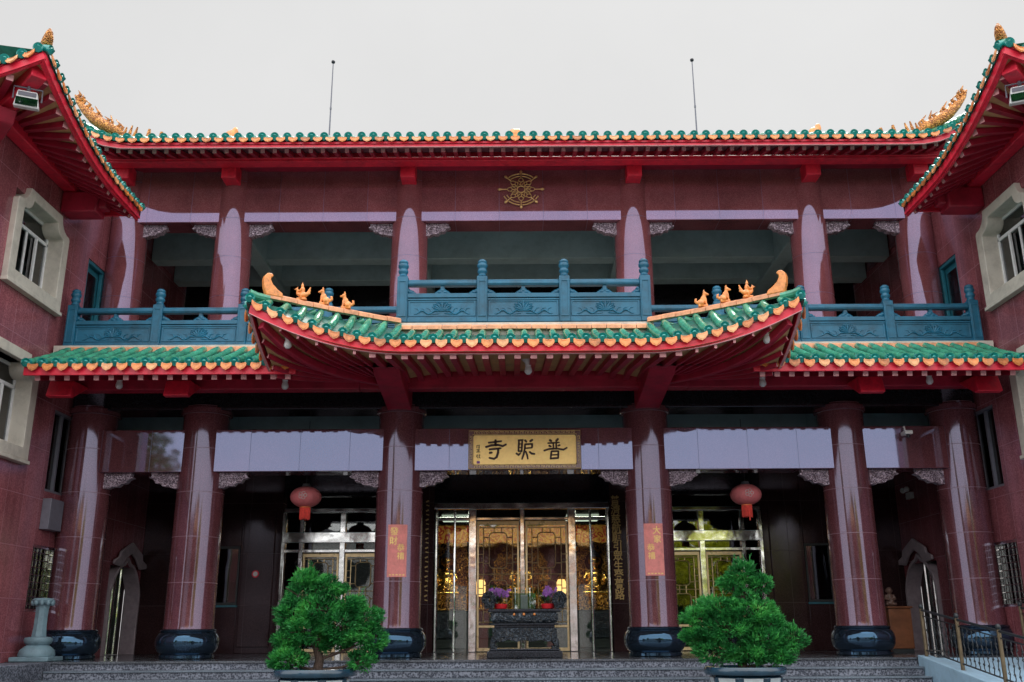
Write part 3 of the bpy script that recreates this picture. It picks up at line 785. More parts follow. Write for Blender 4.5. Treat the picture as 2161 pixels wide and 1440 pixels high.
# gilded couplet on the pier right of the entrance, and the sliver visible on the left one
for i, ch in enumerate('普濟慈航願引眾生登覺路'):
    cp = MB(); add_text(cp, ch, .255, (2.36 + .004 * i, BW - .012, 4.76 - .232 * i), .01, sx=.95)
    cp.build('gilded_character', M['inscr'], hall)
cp = MB()
for i in range(11):
    z = 4.74 - .232 * i; cp.sweep([(-2.43, BW - .012, z), (-2.36, BW - .012, z + .03)], .012, .035).sweep([(-2.42, BW - .012, z - .08), (-2.35, BW - .012, z - .1)], .012, .025)
cp.build('gilded_inscription', M['inscr'], hall)
# ------------------------------------------------------------------ side wings
WX = 9.5
NY = -4.75          # front wall of the wings
def chinese_window(hw, z0, z1, zs, sh, n=6):
    """outline with notched, scooped upper corners: half width, sill, top, shoulder height, shoulder width"""
    r = z1 - zs
    out = [(-hw, z0), (hw, z0), (hw, zs)]
    sc = [(hw - .06 - (sh - .06) * math.sin(t), zs + .05 + (r - .05) * (1 - math.cos(t))) for t in [PI / 2 * i / n for i in range(n + 1)]]
    out.append((hw - .03, zs + .04))
    out += sc
    out += [(-u, v) for u, v in sc[::-1]] + [(-hw + .03, zs + .04), (-hw, zs)]
    return out
def wing(s, label):
    w = thing('wing_building', label, 'building', (s * WX, NY, 0))
    fx = lambda u, v, k: (s * (WX + k), u, v)
    # wall with real openings, built as strips between them
    holes = [(-3.62, -1.66, 7.9, 9.62), (-4.0, -2.1, 4.85, 6.5), (-1.12, -.16, 2.0, 3.25), (-.98, -.06, 4.3, 5.95), (-.38, .5, 7.16, 9.48)]
    ys = sorted(set([NY, 6.2] + [h[0] for h in holes] + [h[1] for h in holes] + [2.6, 4.5])); zs = sorted(set([0., 10.9, 1.1, 3.1] + [h[2] for h in holes] + [h[3] for h in holes]))
    mb = MB()
    for y0, y1 in zip(ys[:-1], ys[1:]):
        run = None
        for z0, z1 in zip(zs[:-1], zs[1:]):
            ym, zm = (y0 + y1) / 2, (z0 + z1) / 2
            hole = any(h[0] < ym < h[1] and h[2] < zm < h[3] for h in holes) or (2.6 < ym < 4.5 and 1.1 < zm < 3.1)
            if hole:
                if run: mb.box(s * WX, s * (WX + .35), y0, y1, *run); run = None
            else: run = (run[0], z1) if run else (z0, z1)
        if run: mb.box(s * WX, s * (WX + .35), y0, y1, *run)
    mb.box(s * (WX + .35), s * (WX + 8), NY, NY + .35, 0, 10.9)
    mb.build('wing_wall', M['wing'], w)
    # big cream windows
    for yc, hw, z0, z1, zsh in ((-2.62, 1.06, 7.82, 9.76, 9.38), (-3.06, 1.06, 4.72, 6.7, 6.3)):
        o_ = chinese_window(hw, z0, z1, zsh, .4); i_ = [(u * .77, z0 + .22 + (v - z0) * (z1 - z0 - .42) / (z1 - z0)) for u, v in o_]
        fr = MB().ring(o_, i_, lambda u, v, k: fx(yc + u, v, k), -.11, .24)
        t = fr.build('window_surround', M['cream'], w, bev=.012)
        zb, zt = z0 + .22, z1 - .2; hw2 = hw * .77
        f = MB()
        def bar(u0, u1, v0, v1, k0=.2, k1=.25, g=f): g.box(s * (WX + k0), s * (WX + k1), yc + u0, yc + u1, v0, v1)
        zm = z0 + .22 + (zsh - z0) * .70
        bar(-hw2, -hw2 + .05, zb, zt - .1); bar(hw2 - .05, hw2, zb, zt - .1); bar(-hw2, hw2, zb, zb + .06); bar(-hw2, hw2, zm, zm + .07); bar(-hw2, hw2, zt - .06, zt); bar(-.03, .03, zb + .06, zm, .215, .265); bar(.3, .35, zb + .06, zm, .17, .22)
        g = f.build('window_sash', M['white'], w, bev=.006)
        MB().box(s * (WX + .235), s * (WX + .24), yc - hw2, yc + hw2, zb, zt).build('window_glass', M['winglass'], g)
        cu = MB()
        for a, b in ((-hw2, -hw2 + .5), (.1, hw2 - .1)):
            n_ = 26
            vs = [(s * (WX + .36 + .035 * math.sin(i * 1.3)), yc + a + (b - a) * i / n_, z) for z in (zb, zt) for i in range(n_ + 1)]
            cu.add(vs, [(i, i + 1, n_ + 2 + i, n_ + 1 + i) for i in range(n_)])
        cu.build('curtain', M['curtain'], g, smooth=80)
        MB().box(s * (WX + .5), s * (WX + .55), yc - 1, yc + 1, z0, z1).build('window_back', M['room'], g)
        MB().box(s * (WX - .14), s * (WX), yc - hw - .03, yc + hw + .03, z0 - .075, z0 - .004).build('window_sill', M['cream'], t, bev=.01)
    # smaller grid windows behind the outer column, balcony door
    for y0, y1, z0, z1, nm, mt in ((-1.12, -.16, 2.0, 3.25, 'lower_window', 'chrome'), (-.98, -.06, 4.3, 5.95, 'upper_window', 'gray')):
        f = MB().ring([(y0, z0), (y1, z0), (y1, z1), (y0, z1)], [(y0 + .05, z0 + .05), (y1 - .05, z0 + .05), (y1 - .05, z1 - .05), (y0 + .05, z1 - .05)], fx, .02, .14)
        if nm == 'lower_window':
            for i in range(1, 6): f.box(s * (WX + .06), s * (WX + .075), y0 + (y1 - y0) * i / 6 - .006, y0 + (y1 - y0) * i / 6 + .006, z0, z1)
            for i in range(1, 9): f.box(s * (WX + .06), s * (WX + .075), y0, y1, z0 + (z1 - z0) * i / 9 - .006, z0 + (z1 - z0) * i / 9 + .006)
        else:
            f.box(s * (WX + .04), s * (WX + .1), (y0 + y1) / 2 - .03, (y0 + y1) / 2 + .03, z0, z1)
        f = f.build(nm, M[mt], w)
        MB().box(s * (WX + .10), s * (WX + .105), y0 + .04, y1 - .04, z0 + .04, z1 - .04).build('window_glass', M['winglass'], f)
        MB().box(s * (WX + .3), s * (WX + .34), y0, y1, z0, z1).build('window_back', M['tealdoor'], f)
    d = MB().box(s * (WX + .12), s * (WX + .18), -.36, .48, 7.17, 9.46).ring([(-.38, 7.16), (.5, 7.16), (.5, 9.48), (-.38, 9.48)], [(-.30, 7.2), (.42, 7.2), (.42, 9.4), (-.30, 9.4)], fx, .02, .1).build('balcony_door', M['tealdoor'], w, bev=.008)
    MB().box(s * (WX + .1), s * (WX + .115), -.2, .32, 7.9, 9.25).build('door_glass', M['winglass'], d)
    if s < 0: MB().box(s * (WX - .18), s * WX, -1.0, -.45, 3.55, 4.15).build('junction_box', M['gray'], w, bev=.01)
    # arched side door of the porch
    ac, ah = 3.55, .92
    pts = [(ac - ah, 1.1), (ac + ah, 1.1), (ac + ah, 2.5)] + [(ac + ah * math.cos(t) ** 1.0 * (1 - .12 * math.sin(2 * t)), 2.5 + .72 * math.sin(t) ** .9) for t in [PI / 2 * i / 8 for i in range(1, 8)]] + [(ac, 3.34)]
    pts += [(2 * ac - u, v) for u, v in pts[3:-1][::-1]] + [(ac - ah, 2.5)]
    inn = [(ac + (u - ac) * .92, 1.1 + (v - 1.1) * .965) for u, v in pts]
    a_ = MB().ring(pts, inn, fx, -.06, .3).build('arched_door_frame', M['pediment'], w, bev=.015)
    MB().prism([(ac - ah - .08, 3.12), (ac - .6, 3.08), (ac - .3, 3.30), (ac, 3.42), (ac + .3, 3.30), (ac + .6, 3.08), (ac + ah + .08, 3.12), (ac + ah + .06, 3.22), (ac + .72, 3.3), (ac + .66, 3.44), (ac + .34, 3.56), (ac, 3.68), (ac - .34, 3.56), (ac - .66, 3.44), (ac - .72, 3.3), (ac - ah - .06, 3.22)], fx, -.13, -.065).build('arch_pediment', M['pediment'], a_, bev=.02)
    MB().box(s * (WX + .14), s * (WX + .2), ac - .8, ac - .05, 1.12, 3.2).build('door_leaf', M['glass'], a_)
    MB().box(s * (WX + .4), s * (WX + .45), 2.5, 4.6, 1.1, 3.5).build('door_shade_sheet', M['room'], a_)  # dark sheet standing in for the unlit room behind the arch
    MB().tube([(s * (WX + .1), ac - .02, 1.12), (s * (WX + .1), ac - .02, 3.2)], .035, 8).tube([(s * (WX + .1), ac - .42, 1.12), (s * (WX + .1), ac - .42, 3.0)], .03, 8).build('door_mullion', M['chrome'], a_)
    # ---- roof
    def zc(d): return 10.24 + .84 * clamp((d - 1.0) / 3.75, 0, 1.2) ** 2.1
    CYF = -6.0; CXE = 8.08
    def eI(y): return Vector((s * (CXE - .06 * clamp((-y - 3) / 3)), y, zc(-y - 1.3)))           # inner eave
    def eFr(d): return Vector((s * (CXE - .06 + d), CYF - .02, zc(4.7 - d)))                       # front eave
    def ridge_in(y): f = clamp((-y - 2.5) / 3.5); return Vector((s * (CXE + 1.9 * (1 - f)), y, zc(-y - 1.3) * f + (1 - f) * 11.2))
    rf = MB()
    rf.grid(lambda u, v: eI(-1.3 - 4.7 * u).lerp(Vector((s * 13.3, -1.3 - 4.7 * u + (u * 4.2) * v * .9, 12.6)), v) - Vector((0, 0, .1 + .12 * math.sin(PI * v))), 16, 6)
    rf.grid(lambda u, v: eFr(9. * u).lerp(Vector((s * (13.3 if 9 * u < 5.3 else CXE + 9 * u), -1.9, 12.6)), v) - Vector((0, 0, .1 + .12 * math.sin(PI * v))), 20, 6)
    r_ = rf.build('wing_roof', M['pan'], w, smooth=60)
    rows = []; outs = []
    n_ = 18
    for k in range(n_ + 1):
        y = -1.36 - 4.56 * k / n_; a = eI(y); ln = clamp((6. + y) * .8, .13, 1.6)
        rows.append((a, a + Vector((s * ln, 0, ln * .38)))); outs.append((-s, 0, 0))
    tile_rows(r_, rows, outs, sag=.0, r=.076, drip_scale=.86)
    rows = []; outs = []
    for k in range(20):
        d = .12 + .27 * k; a = eFr(d); ln = clamp(d * .8, .13, 1.6)
        rows.append((a, a + Vector((0, ln, ln * .38)))); outs.append((0, -1, 0))
    tile_rows(r_, rows, outs, sag=.0, r=.076, drip_scale=.86)
    e1 = [eI(-1.3 - 4.66 * i / 24) + Vector((s * .05, 0, -.16)) for i in range(25)]
    e2 = [eFr(9. * i / 40) + Vector((s * .04, .05, -.16)) for i in range(41)]
    MB().sweep(e1 + e2, .06, .17).sweep([p + Vector((s * .04, .03, -.1)) for p in e1 + e2], .05, .03).box(s * 8.1, s * 9.5, -1.36, -1.3, 10.05, 10.3).build('fascia_board', M['red'], r_, smooth=30)
    # soffit rises from the eave to the wall plate
    def so(y): return eI(y) + Vector((s * .06, 0, -.19))
    def wl(y): return Vector((s * (9.42 - .0), max(y, NY - .08), 10.62 + .12 * clamp((-y - 3.5) / 2.5)))
    MB().grid(lambda u, v: so(-1.32 - 4.68 * u).lerp(wl(-1.32 - 4.68 * u), v), 24, 5).grid(lambda u, v: (eFr(9 * u) + Vector((0, .06, -.19))).lerp(Vector((s * max(9.42, CXE + 9 * u), NY - .08, 10.70)), v), 30, 5).build('soffit_boards', M['tan'], r_, smooth=60)
    for k in range(15):
        y = -1.48 - 4.1 * (k / 14) ** 1.05
        yw = y if y > -3.4 else -3.4 + (y + 3.4) * .5
        a = so(y) + Vector((s * .10, 0, -.05)); b = wl(yw) + Vector((0, 0, -.06))
        MB().sweep([a, b], .11, .11, 0, 1).build('rafter', [M['redshade'], M['rafterend']], r_)
    for k in range(10):
        d = .62 + .45 * k; dw = max(d, 1.36 + (d - 2.8) * .5 if d < 2.8 else d)
        a = eFr(d) + Vector((0, .16, -.25)); b = Vector((s * (CXE + max(dw, 1.36)), NY - .1, 10.64))
        MB().sweep([a, b], .11, .11, 0, 1).build('rafter', [M['redshade'], M['rafterend']], r_)
    MB().box(s * 9.22, s * 9.49, NY - .1, -1.34, 10.34, 10.62).box(s * 9.22, s * 17, NY - .34, NY - .02, 10.34, 10.62).build('wall_plate', M['red'], r_, bev=.02)
    p0 = Vector((s * 9.3, -4.85, 10.55)); p1 = eI(-5.95) + Vector((s * .2, .2, -.30))
    MB().sweep([p0, p0.lerp(p1, .5) + Vector((0, 0, -.04)), p1], .26, .28).build('hip_beam', M['red'], r_, bev=.02)
    MB().box(s * 8.75, s * 9.49, -1.95, -1.5, 9.88, 10.33).box(s * 8.6, s * 9.49, -1.85, -1.6, 10.0, 10.33).build('cantilever_beam', M['redshade'], r_, bev=.03)
    MB().prism([(0, 10.33), (-.75, 10.33), (-.62, 10.1), (0, 9.95)], lambda u, v, k: (s * (9.5 - .71 * (-u) + .71 * k), NY - .71 * (-u) - .71 * k, v), -.2, .2).build('cantilever_beam', M['redshade'], r_, bev=.03)
    # corner horn
    tip = eI(-5.98); d = Vector((-s * .6, -.8, 0)).normalized()
    hb = [(tip - d * .5) + Vector((0, 0, .10)), tip - d * .25 + Vector((0, 0, .12)), tip - d * .06 + Vector((0, 0, .2)), tip + d * .0 + Vector((0, 0, .29)), tip - d * .02 + Vector((0, 0, .36))]
    MB().tube(hb, [.10, .10, .085, .055, .02], 10).build('ridge_horn', M['dragon'], r_, smooth=60)
    return w, tip, p1
wl_, tipL, hbL = wing(-1, 'left granite wing with cream framed windows and upturned roof corner, grey box beside its window')
wr_, tipR, hbR = wing(1, 'right granite wing with cream framed windows, behind the iron ramp railing')

# ------------------------------------------------------------------ floodlights on the wing hip beams
def floodlight(s, p, label):
    t = thing('floodlight', label, 'floodlight', p, 'floodlights on the wing corners')
    rot = Matrix.Rotation(-s * R(24), 4, 'Z') @ Matrix.Rotation(R(14), 4, 'X')
    T = lambda v: Vector(p) + (rot @ Vector(v))
    def bx(x0, x1, y0, y1, z0, z1): 
        b = MB().box(x0, x1, y0, y1, z0, z1); b.v = [T(v) for v in b.v]; return b
    b = MB().prism([(-.20, -.30), (.20, -.30), (.15, -.02), (-.15, -.02)], lambda u, v, w: T((u, w, v)), -.1, .1)
    b.build('housing', M['white'], t, bev=.02)
    bx(-.17, .17, -.115, -.102, -.27, -.14).build('lamp_glass', M['winglass'], t)
    bx(-.14, .14, -.112, -.102, -.11, -.04).build('ballast_cover', M['gray'], t, bev=.004)
    MB().tube([T((-.22, 0, -.16)), T((-.22, 0, .05)), T((.22, 0, .05)), T((.22, 0, -.16))], .016, 6).tube([T((0, 0, .05)), T((0, 0, .0)), Vector(p) + Vector((0, 0, .12))], .03, 6).build('mounting_bracket', M['gray'], t)
floodlight(-1, hbL.lerp(Vector((-9.3, -4.85, 10.55)), .22) + Vector((0, -.02, -.24)), 'white floodlight under the upturned roof corner of the left wing')
floodlight(1, hbR.lerp(Vector((9.3, -4.85, 10.55)), .22) + Vector((0, -.02, -.24)), 'white floodlight under the upturned roof corner of the right wing, partly out of view')

# ------------------------------------------------------------------ balustrades
RZ = 7.15
finial = [(.085, 8.07), (.09, 8.09), (.07, 8.11), (.07, 8.135), (.092, 8.16), (.095, 8.20), (.075, 8.225), (.075, 8.24), (.098, 8.27), (.102, 8.31), (.08, 8.345), (.09, 8.36), (.085, 8.39), (.05, 8.42), (0, 8.43)]
def railing(t, xs, y, panel_label=None):
    p0 = None
    for x in xs:
        if p0 is None:
            mb = MB().box(x - .1, x + .1, y - .1, y + .1, RZ, 8.06)
            mb.ring([(-.08, 7.25), (.08, 7.25), (.08, 7.98), (-.08, 7.98)], [(-.055, 7.28), (.055, 7.28), (.055, 7.95), (-.055, 7.95)], lambda u, v, w: (x + u, y - .1 + w, v), -.014, .0)
            p0 = mb.build('post', M['blue'], t, bev=.012)
            f0 = MB().lathe(finial, (x, y, 0), 20).build('finial', M['blue'], p0, smooth=50)
        else:
            c = p0.copy(); C.objects.link(c); c.parent = t; c.location = p0.location + Vector((x - xs[0], 0, 0)); WORLD[c] = WORLD[p0] + Vector((x - xs[0], 0, 0))
            g = f0.copy(); C.objects.link(g); g.parent = c
    for a, b in zip(xs[:-1], xs[1:]):
        a_, b_ = a + .1, b - .1; w = b_ - a_; cx = (a + b) / 2
        # handrail with moulded edge
        hr = MB().box(a_, b_, y - .07, y + .07, 7.885, 8.0).box(a_, b_, y - .085, y + .085, 7.905, 7.96).build('handrail', M['blue'], t, bev=.012)
        pn = MB().box(a_, b_, y - .055, y + .055, RZ, 7.62)
        pn.box(a_, b_, y - .085, y + .085, 7.635, 7.72).box(a_, b_, y - .075, y - .056, 7.585, 7.62)
        pn.ring([(a_ + .02, 7.27), (b_ - .02, 7.27), (b_ - .02, 7.575), (a_ + .02, 7.575)], [(a_ + .05, 7.295), (b_ - .05, 7.295), (b_ - .05, 7.55), (a_ + .05, 7.55)], lambda u, v, k: (u, y - .055 + k, v), -.014, 0)
        pn.box(a_, b_, y - .085, y - .056, RZ + .002, 7.235)
        p = pn.build('panel', M['blue'], t, bev=.006)
        # lotus and leaf scrolls carved on the panel
        cv = MB(); yy = y - .058; cz = 7.40
        for k in range(-3, 4):
            ang = PI / 2 + k * .36; L_ = .13 + .03 * (3 - abs(k))
            px, pz = cx + math.cos(ang) * L_ * 1.55, cz + math.sin(ang) * L_ * .9
            q = Vector((math.cos(ang) * 1.5, 0, math.sin(ang))).normalized()
            nn = Vector((-q.z, 0, q.x))
            c0 = Vector((cx, yy, cz - .03)); tip = Vector((px, yy, pz)); md = c0.lerp(tip, .55)
            cv.tube([c0, md + nn * .05, tip, md - nn * .05, c0], .012, 6); cv.tube([c0, md, tip], [.006, .02, .004], 6)
        for s in (-1, 1):
            pts = [(cx + s * (.08 + .62 * u * w / 1.8), yy, cz - .055 + .035 * math.sin(u * 11 + .6)) for u in [i / 18 for i in range(19)]]
            cv.tube(pts, [.018] * 14 + [.015, .013, .011, .008, .004], 6)
            for u in (.25, .5, .75):
                x_ = cx + s * (.08 + .62 * u * w / 1.8)
                cv.tube([(x_, yy, cz - .05), (x_ + s * .04, yy, cz + .02), (x_ + s * .10, yy, cz + .03)], [.013, .011, .004], 5)
            cv.tube([(cx + s * .05, yy, cz - .07), (cx + s * .2, yy, cz - .09), (cx + s * .3, yy, cz - .05)], [.014, .012, .006], 5)
        cv.build('lotus_carving', M['blue'], p, smooth=60)
        # cloud shaped spacers under the handrail
        for x_, full in ((cx, True), (a_, False), (b_, False)):
            mb = MB()
            sgn = [-1, 1] if full else ([1] if x_ == a_ else [-1])
            for g in sgn:
                mb.ball((x_ + g * .05, y, 7.765), (.075, .045, .045), 10, 6).ball((x_ + g * .11, y, 7.745), (.045, .04, .03), 10, 6)
            mb.ball((x_, y, 7.80), (.07, .045, .055), 10, 6).box(x_ - .035, x_ + .035, y - .035, y + .035, 7.72, 7.884) if full else mb.ball((x_, y, 7.79), (.06, .045, .05), 10, 6)
            mb.build('cloud_spacer', M['blue'], t, smooth=60)
BG = 'blue stone balustrades along the upper balcony'
t = thing('balustrade', 'blue carved stone balustrade standing forward above the middle of the canopy', 'balustrade', (0, -2.8, RZ), BG)
railing(t, [-2.3, -.79, .77, 2.3], -2.8)
xl = [-9.25, -7.5, -5.75, -4.02, -2.42]
t = thing('balustrade', 'blue carved stone balustrade left of the canopy, running to the left wing', 'balustrade', (-5.8, -1.25, RZ), BG)
railing(t, xl, -1.25)
t = thing('balustrade', 'blue carved stone balustrade right of the canopy, running to the right wing', 'balustrade', (5.8, -1.25, RZ), BG)
railing(t, [-x for x in xl[::-1]], -1.25)

# ------------------------------------------------------------------ figurines on the canopy hips
def creature(name, label, loc, kind, face):
    mb = MB(); p = Vector(loc); f = face
    B = lambda c, r: mb.ball(p + Vector((c[0] * f, c[1], c[2])), r, 10, 7)
    if kind == 'beast':      # seated beast with raised head, pricked ears and curled tail
        B((-.05, 0, .07), (.085, .065, .075)); B((.0, 0, .13), (.06, .055, .10)); B((.035, 0, .20), (.05, .045, .08)); B((.055, 0, .285), (.055, .05, .05)); B((.115, 0, .272), (.04, .032, .026))
        for y in (-.032, .032):
            B((.035, y, .35), (.018, .014, .035)); mb.tube([p + Vector((.06 * f, y, .17)), p + Vector((.075 * f, y, .01))], [.026, .02], 7); B((.09 * f * f, y, .012), (.03, .02, .016))
            B((-.03, y * 1.6, .05), (.06, .03, .05))
        mb.tube([p + Vector((-.12 * f, 0, .04)), p + Vector((-.17 * f, 0, .09)), p + Vector((-.165 * f, 0, .15)), p + Vector((-.13 * f, 0, .165))], [.03, .035, .03, .012], 7)
    else:                     # robed rider sitting on a bird with spread tail
        B((-.02, 0, .09), (.13, .06, .065)); B((.10, 0, .15), (.035, .03, .08)); B((.125, 0, .225), (.035, .028, .03)); mb.tube([p + Vector((.15 * f, 0, .225)), p + Vector((.19 * f, 0, .215))], [.018, .006], 6)
        for a in (.02, .09, .16): mb.tube([p + Vector((-.11 * f, 0, .1)), p + Vector((-.19 * f, 0, .11 + a))], [.035, .018], 6)
        B((-.01, 0, .2), (.055, .05, .09)); B((.0, 0, .31), (.035, .035, .042)); mb.tube([p + Vector((0, 0, .33)), p + Vector((0, 0, .40))], [.025, .008], 6)
        for y in (-.05, .05): mb.tube([p + Vector((0, y, .24)), p + Vector((.05 * f, y, .17)), p + Vector((.09 * f, y * .5, .18))], .02, 6); mb.tube([p + Vector((.0, y, .09)), p + Vector((.02 * f, y, .0))], [.03, .02], 6)
        mb.tube([p + Vector((.11 * f, 0, .25)), p + Vector((.10 * f, 0, .30))], [.015, .004], 5)
    mb.box(p.x - .11, p.x + .11, p.y - .05, p.y + .05, p.z - .035, p.z + .012)
    mb.v = [p + (v - p) * .78 for v in mb.v]
    o = mb.build(name, M['ceramic'], None, remesh=.009, smooth=80)
    tag(o, label, 'roof figure', 'amber ceramic figures on the canopy hips')
for s, side in ((-1, 'left'), (1, 'right')):
    for f, kind, nm, lab in ((.67, 'rider', 'rider_figurine', 'amber ceramic rider on a bird, on the %s hip of the canopy'),
                             (.525, 'beast', 'beast_figurine', 'seated amber beast in the middle of the %s canopy hip, next to the bird rider'),
                             (.38, 'beast', 'beast_figurine', 'seated amber beast on the %s canopy hip, nearest the middle balustrade')):
        p = hip(f); p.x *= s
        creature(nm, lab % side, p + Vector((0, 0, .135)), kind, s)

# ------------------------------------------------------------------ lamps under the eaves
def eave_lamp(p, label):
    t = thing('eave_lamp', label, 'lamp', p, 'white bulb lamps under the lower eaves')
    MB().lathe([(.12, 0), (.13, -.03), (.115, -.055), (.07, -.09), (.055, -.12)], p, 20).build('lamp_base', M['white'], t, smooth=40)
    MB().lathe([(.053, -.12), (.056, -.15), (.046, -.165), (.055, -.185), (.068, -.24), (.065, -.28), (.035, -.315), (0, -.32)], p, 16).build('bulb', M['white'], t, smooth=60)
lp = [(-8.0, -1.6, 6.53, 'white bulb lamp under the left eave, nearest the left wing'), (-4.72, -1.6, 6.5, 'white bulb lamp under the left eave, just below the canopy corner'),
      (-4.12, -4.05, 6.62, 'white bulb lamp in the left corner of the canopy soffit'), (.06, -3.3, 6.33, 'white bulb lamp under the middle of the canopy'),
      (4.2, -4.05, 6.66, 'white bulb lamp in the right corner of the canopy soffit'), (4.72, -1.6, 6.5, 'white bulb lamp under the right eave, just below the canopy corner'),
      (8.02, -1.6, 6.53, 'white bulb lamp under the right eave, nearest the right wing')]
for x, y, z, lab in lp: eave_lamp((x, y, z), lab)

# ------------------------------------------------------------------ wheel emblem on the upper wall
E0 = Vector((0, .35, 11.43))
em = thing('wheel_emblem', 'gold eight spoked wheel emblem on the upper wall', 'emblem', tuple(E0))
def epath(pts): return [E0 + Vector((x * 1.02, 0, z * .92)) for x, z in pts]
mb = MB()
for r_, w_ in ((.36, .013), (.43, .016)):
    for a0, a1 in ((49, 86), (94, 131), (206, 221), (229, 266), (274, 311), (319, 334)): mb.tube(epath(arc(0, 0, r_, a0, a1, 8)), w_, 6)  # arcs left out at the sides, where dark reflections swallow the rim
mb.build('rim', M['emblem'], em, smooth=60)
for k in range(8):
    a = 45 * k + 90; ca, sa = math.cos(R(a)), math.sin(R(a))
    P = lambda r_, o=0.: (ca * r_ - sa * o, sa * r_ + ca * o)
    mb = MB().tube(epath([P(.11), P(.16, .012), P(.2)]), .013, 6).tube(epath([P(.31), P(.37)]), .014, 6)
    mb.tube(epath([P(.255 + .055 * math.cos(t), .05 * math.sin(t)) for t in [2 * PI * i / 12 for i in range(13)]]), .0095, 6)
    mb.tube(epath([P(.12, .02), P(.19, .075), P(.25, .055)]), .009, 6).tube(epath([P(.12, -.02), P(.19, -.075), P(.25, -.055)]), .009, 6)
    mb.tube(epath([P(.355), P(.43), P(.47), P(.50), P(.53)]), [.013, .015, .03, .034, .012], 8)
    mb.build('spoke', M['emblem'], em, smooth=60)
MB().tube(epath(arc(0, 0, .09, 0, 360, 18)), .016, 8).build('hub', M['emblem'], em, smooth=60)

# ------------------------------------------------------------------ name plaque over the entrance
PY = -.37
pl = thing('name_plaque', 'gilded name board with three dark characters over the entrance', 'sign', (0.02, PY, 4.76))
U = lambda zx: ((980 + zx / 8.312) - 1107.5) * .00990 + .02
V = lambda zy: 5.565 - ((900 + zy / 8.312) - 912.5) * .00995
fr = MB().ring([(-1.14, 4.765), (1.18, 4.765), (1.18, 5.57), (-1.14, 5.57)], [(-1.04, 4.865), (1.08, 4.865), (1.08, 5.475), (-1.04, 5.475)], lambda u, v, w: (u, PY + w, v), -.10, .03)
fr = fr.build('plaque_border', M['plaqueframe'], pl, bev=.01)
fret = MB()
def fl(pts): fret.tube([(x, PY - .105, z) for x, z in pts], .0055, 5)
for (a, b) in (((-1.13, 4.775), (1.17, 5.56)), ((-1.05, 4.855), (1.09, 5.485))):
    fl([(a[0], a[1]), (b[0], a[1]), (b[0], b[1]), (a[0], b[1]), (a[0], a[1])])
for zz in (4.815, 5.5225):
    for i in range(20):
        x = -1.02 + 2.1 * (i + .5) / 20; fl([(x - .045, zz - .02), (x - .045, zz + .02), (x + .03, zz + .02), (x + .03, zz - .01), (x - .01, zz - .01), (x - .01, zz + .006)])
for xx in (-1.09, 1.13):
    for i in range(6):
        z = 4.87 + .6 * (i + .5) / 6; fl([(xx - .02, z - .04), (xx + .02, z - .04), (xx + .02, z + .03), (xx - .01, z + .03), (xx - .01, z - .01)])
fret.build('fret_pattern', M['goldink'], fr)
MB().prism(rrect(-1.04, 1.08, 4.865, 5.475, .04), lambda u, v, w: (u, PY + w, v), -.06, .02).build('plaque_field', M['goldflat'], pl)
fnP = lambda u, v, w: (U(u), PY - .062 - w, V(v))
chars = {
 '寺': [([(430, 312), (545, 300), (660, 285)], 32), ([(555, 262), (556, 365)], 40), ([(385, 388), (480, 358), (600, 350), (680, 372), (740, 342)], 36), ([(445, 428), (650, 408)], 34), ([(605, 415), (598, 490), (575, 560), (530, 592), (445, 574)], 36), ([(448, 490), (495, 482)], 36)],
 '聰': [([(945, 272), (1035, 266)], 28), ([(962, 280), (950, 462)], 32), ([(1018, 270), (1005, 474)], 32), ([(965, 338), (1012, 336)], 17), ([(963, 402), (1010, 400)], 17), ([(945, 464), (1012, 458)], 22), ([(912, 498), (955, 528), (985, 490)], 34),
       ([(1062, 268), (1092, 302)], 34), ([(1200, 262), (1150, 292)], 36), ([(1060, 342), (1198, 336)], 30), ([(1066, 342), (1060, 430)], 32), ([(1190, 338), (1186, 402)], 32), ([(1066, 412), (1186, 402)], 24), ([(1060, 422), (1042, 510), (1010, 602)], 32), ([(1074, 462), (1100, 530), (1112, 598)], 30), ([(1140, 474), (1182, 505), (1232, 510)], 34)],
 '普': [([(1490, 268), (1528, 292)], 36), ([(1642, 248), (1602, 292)], 36), ([(1458, 326), (1662, 314)], 26), ([(1555, 320), (1556, 424)], 28), ([(1606, 318), (1605, 422)], 28), ([(1478, 366), (1518, 386)], 32), ([(1672, 358), (1634, 372)], 30), ([(1390, 456), (1480, 426), (1620, 420), (1730, 440), (1792, 404)], 30),
       ([(1520, 466), (1642, 464)], 28), ([(1522, 466), (1504, 600)], 32), ([(1642, 464), (1634, 582)], 32), ([(1520, 530), (1634, 525)], 22), ([(1505, 592), (1640, 582)], 32)]}
for ch, sts in chars.items():
    mb = MB()
    for pts, w_ in sts: stroke(mb, pts, w_ * 1.08, fnP, .014)
    mb.build('character', M['ink'], pl, smooth=20)
mb = MB()
for pts in ([(225, 360), (285, 352)], [(232, 360), (226, 405)], [(255, 375), (255, 410)], [(275, 362), (278, 410)], [(225, 430), (285, 425)], [(232, 455), (280, 450)], [(222, 475), (292, 470)], [(255, 430), (256, 470)],
            [(225, 520), (250, 580)], [(250, 515), (225, 560)], [(262, 530), (292, 525)], [(280, 515), (268, 575)], [(265, 550), (292, 580)]): stroke(mb, pts, 10, fnP, .008)
mb.build('signature', M['ink'], pl, smooth=20)
mb = MB(); mb.prism(rrect(U(232), U(285), V(672), V(630), .006), lambda u, v, w: (u, PY - .062 - w, v), 0, .006); mb.build('seal', M['orchid'], pl)

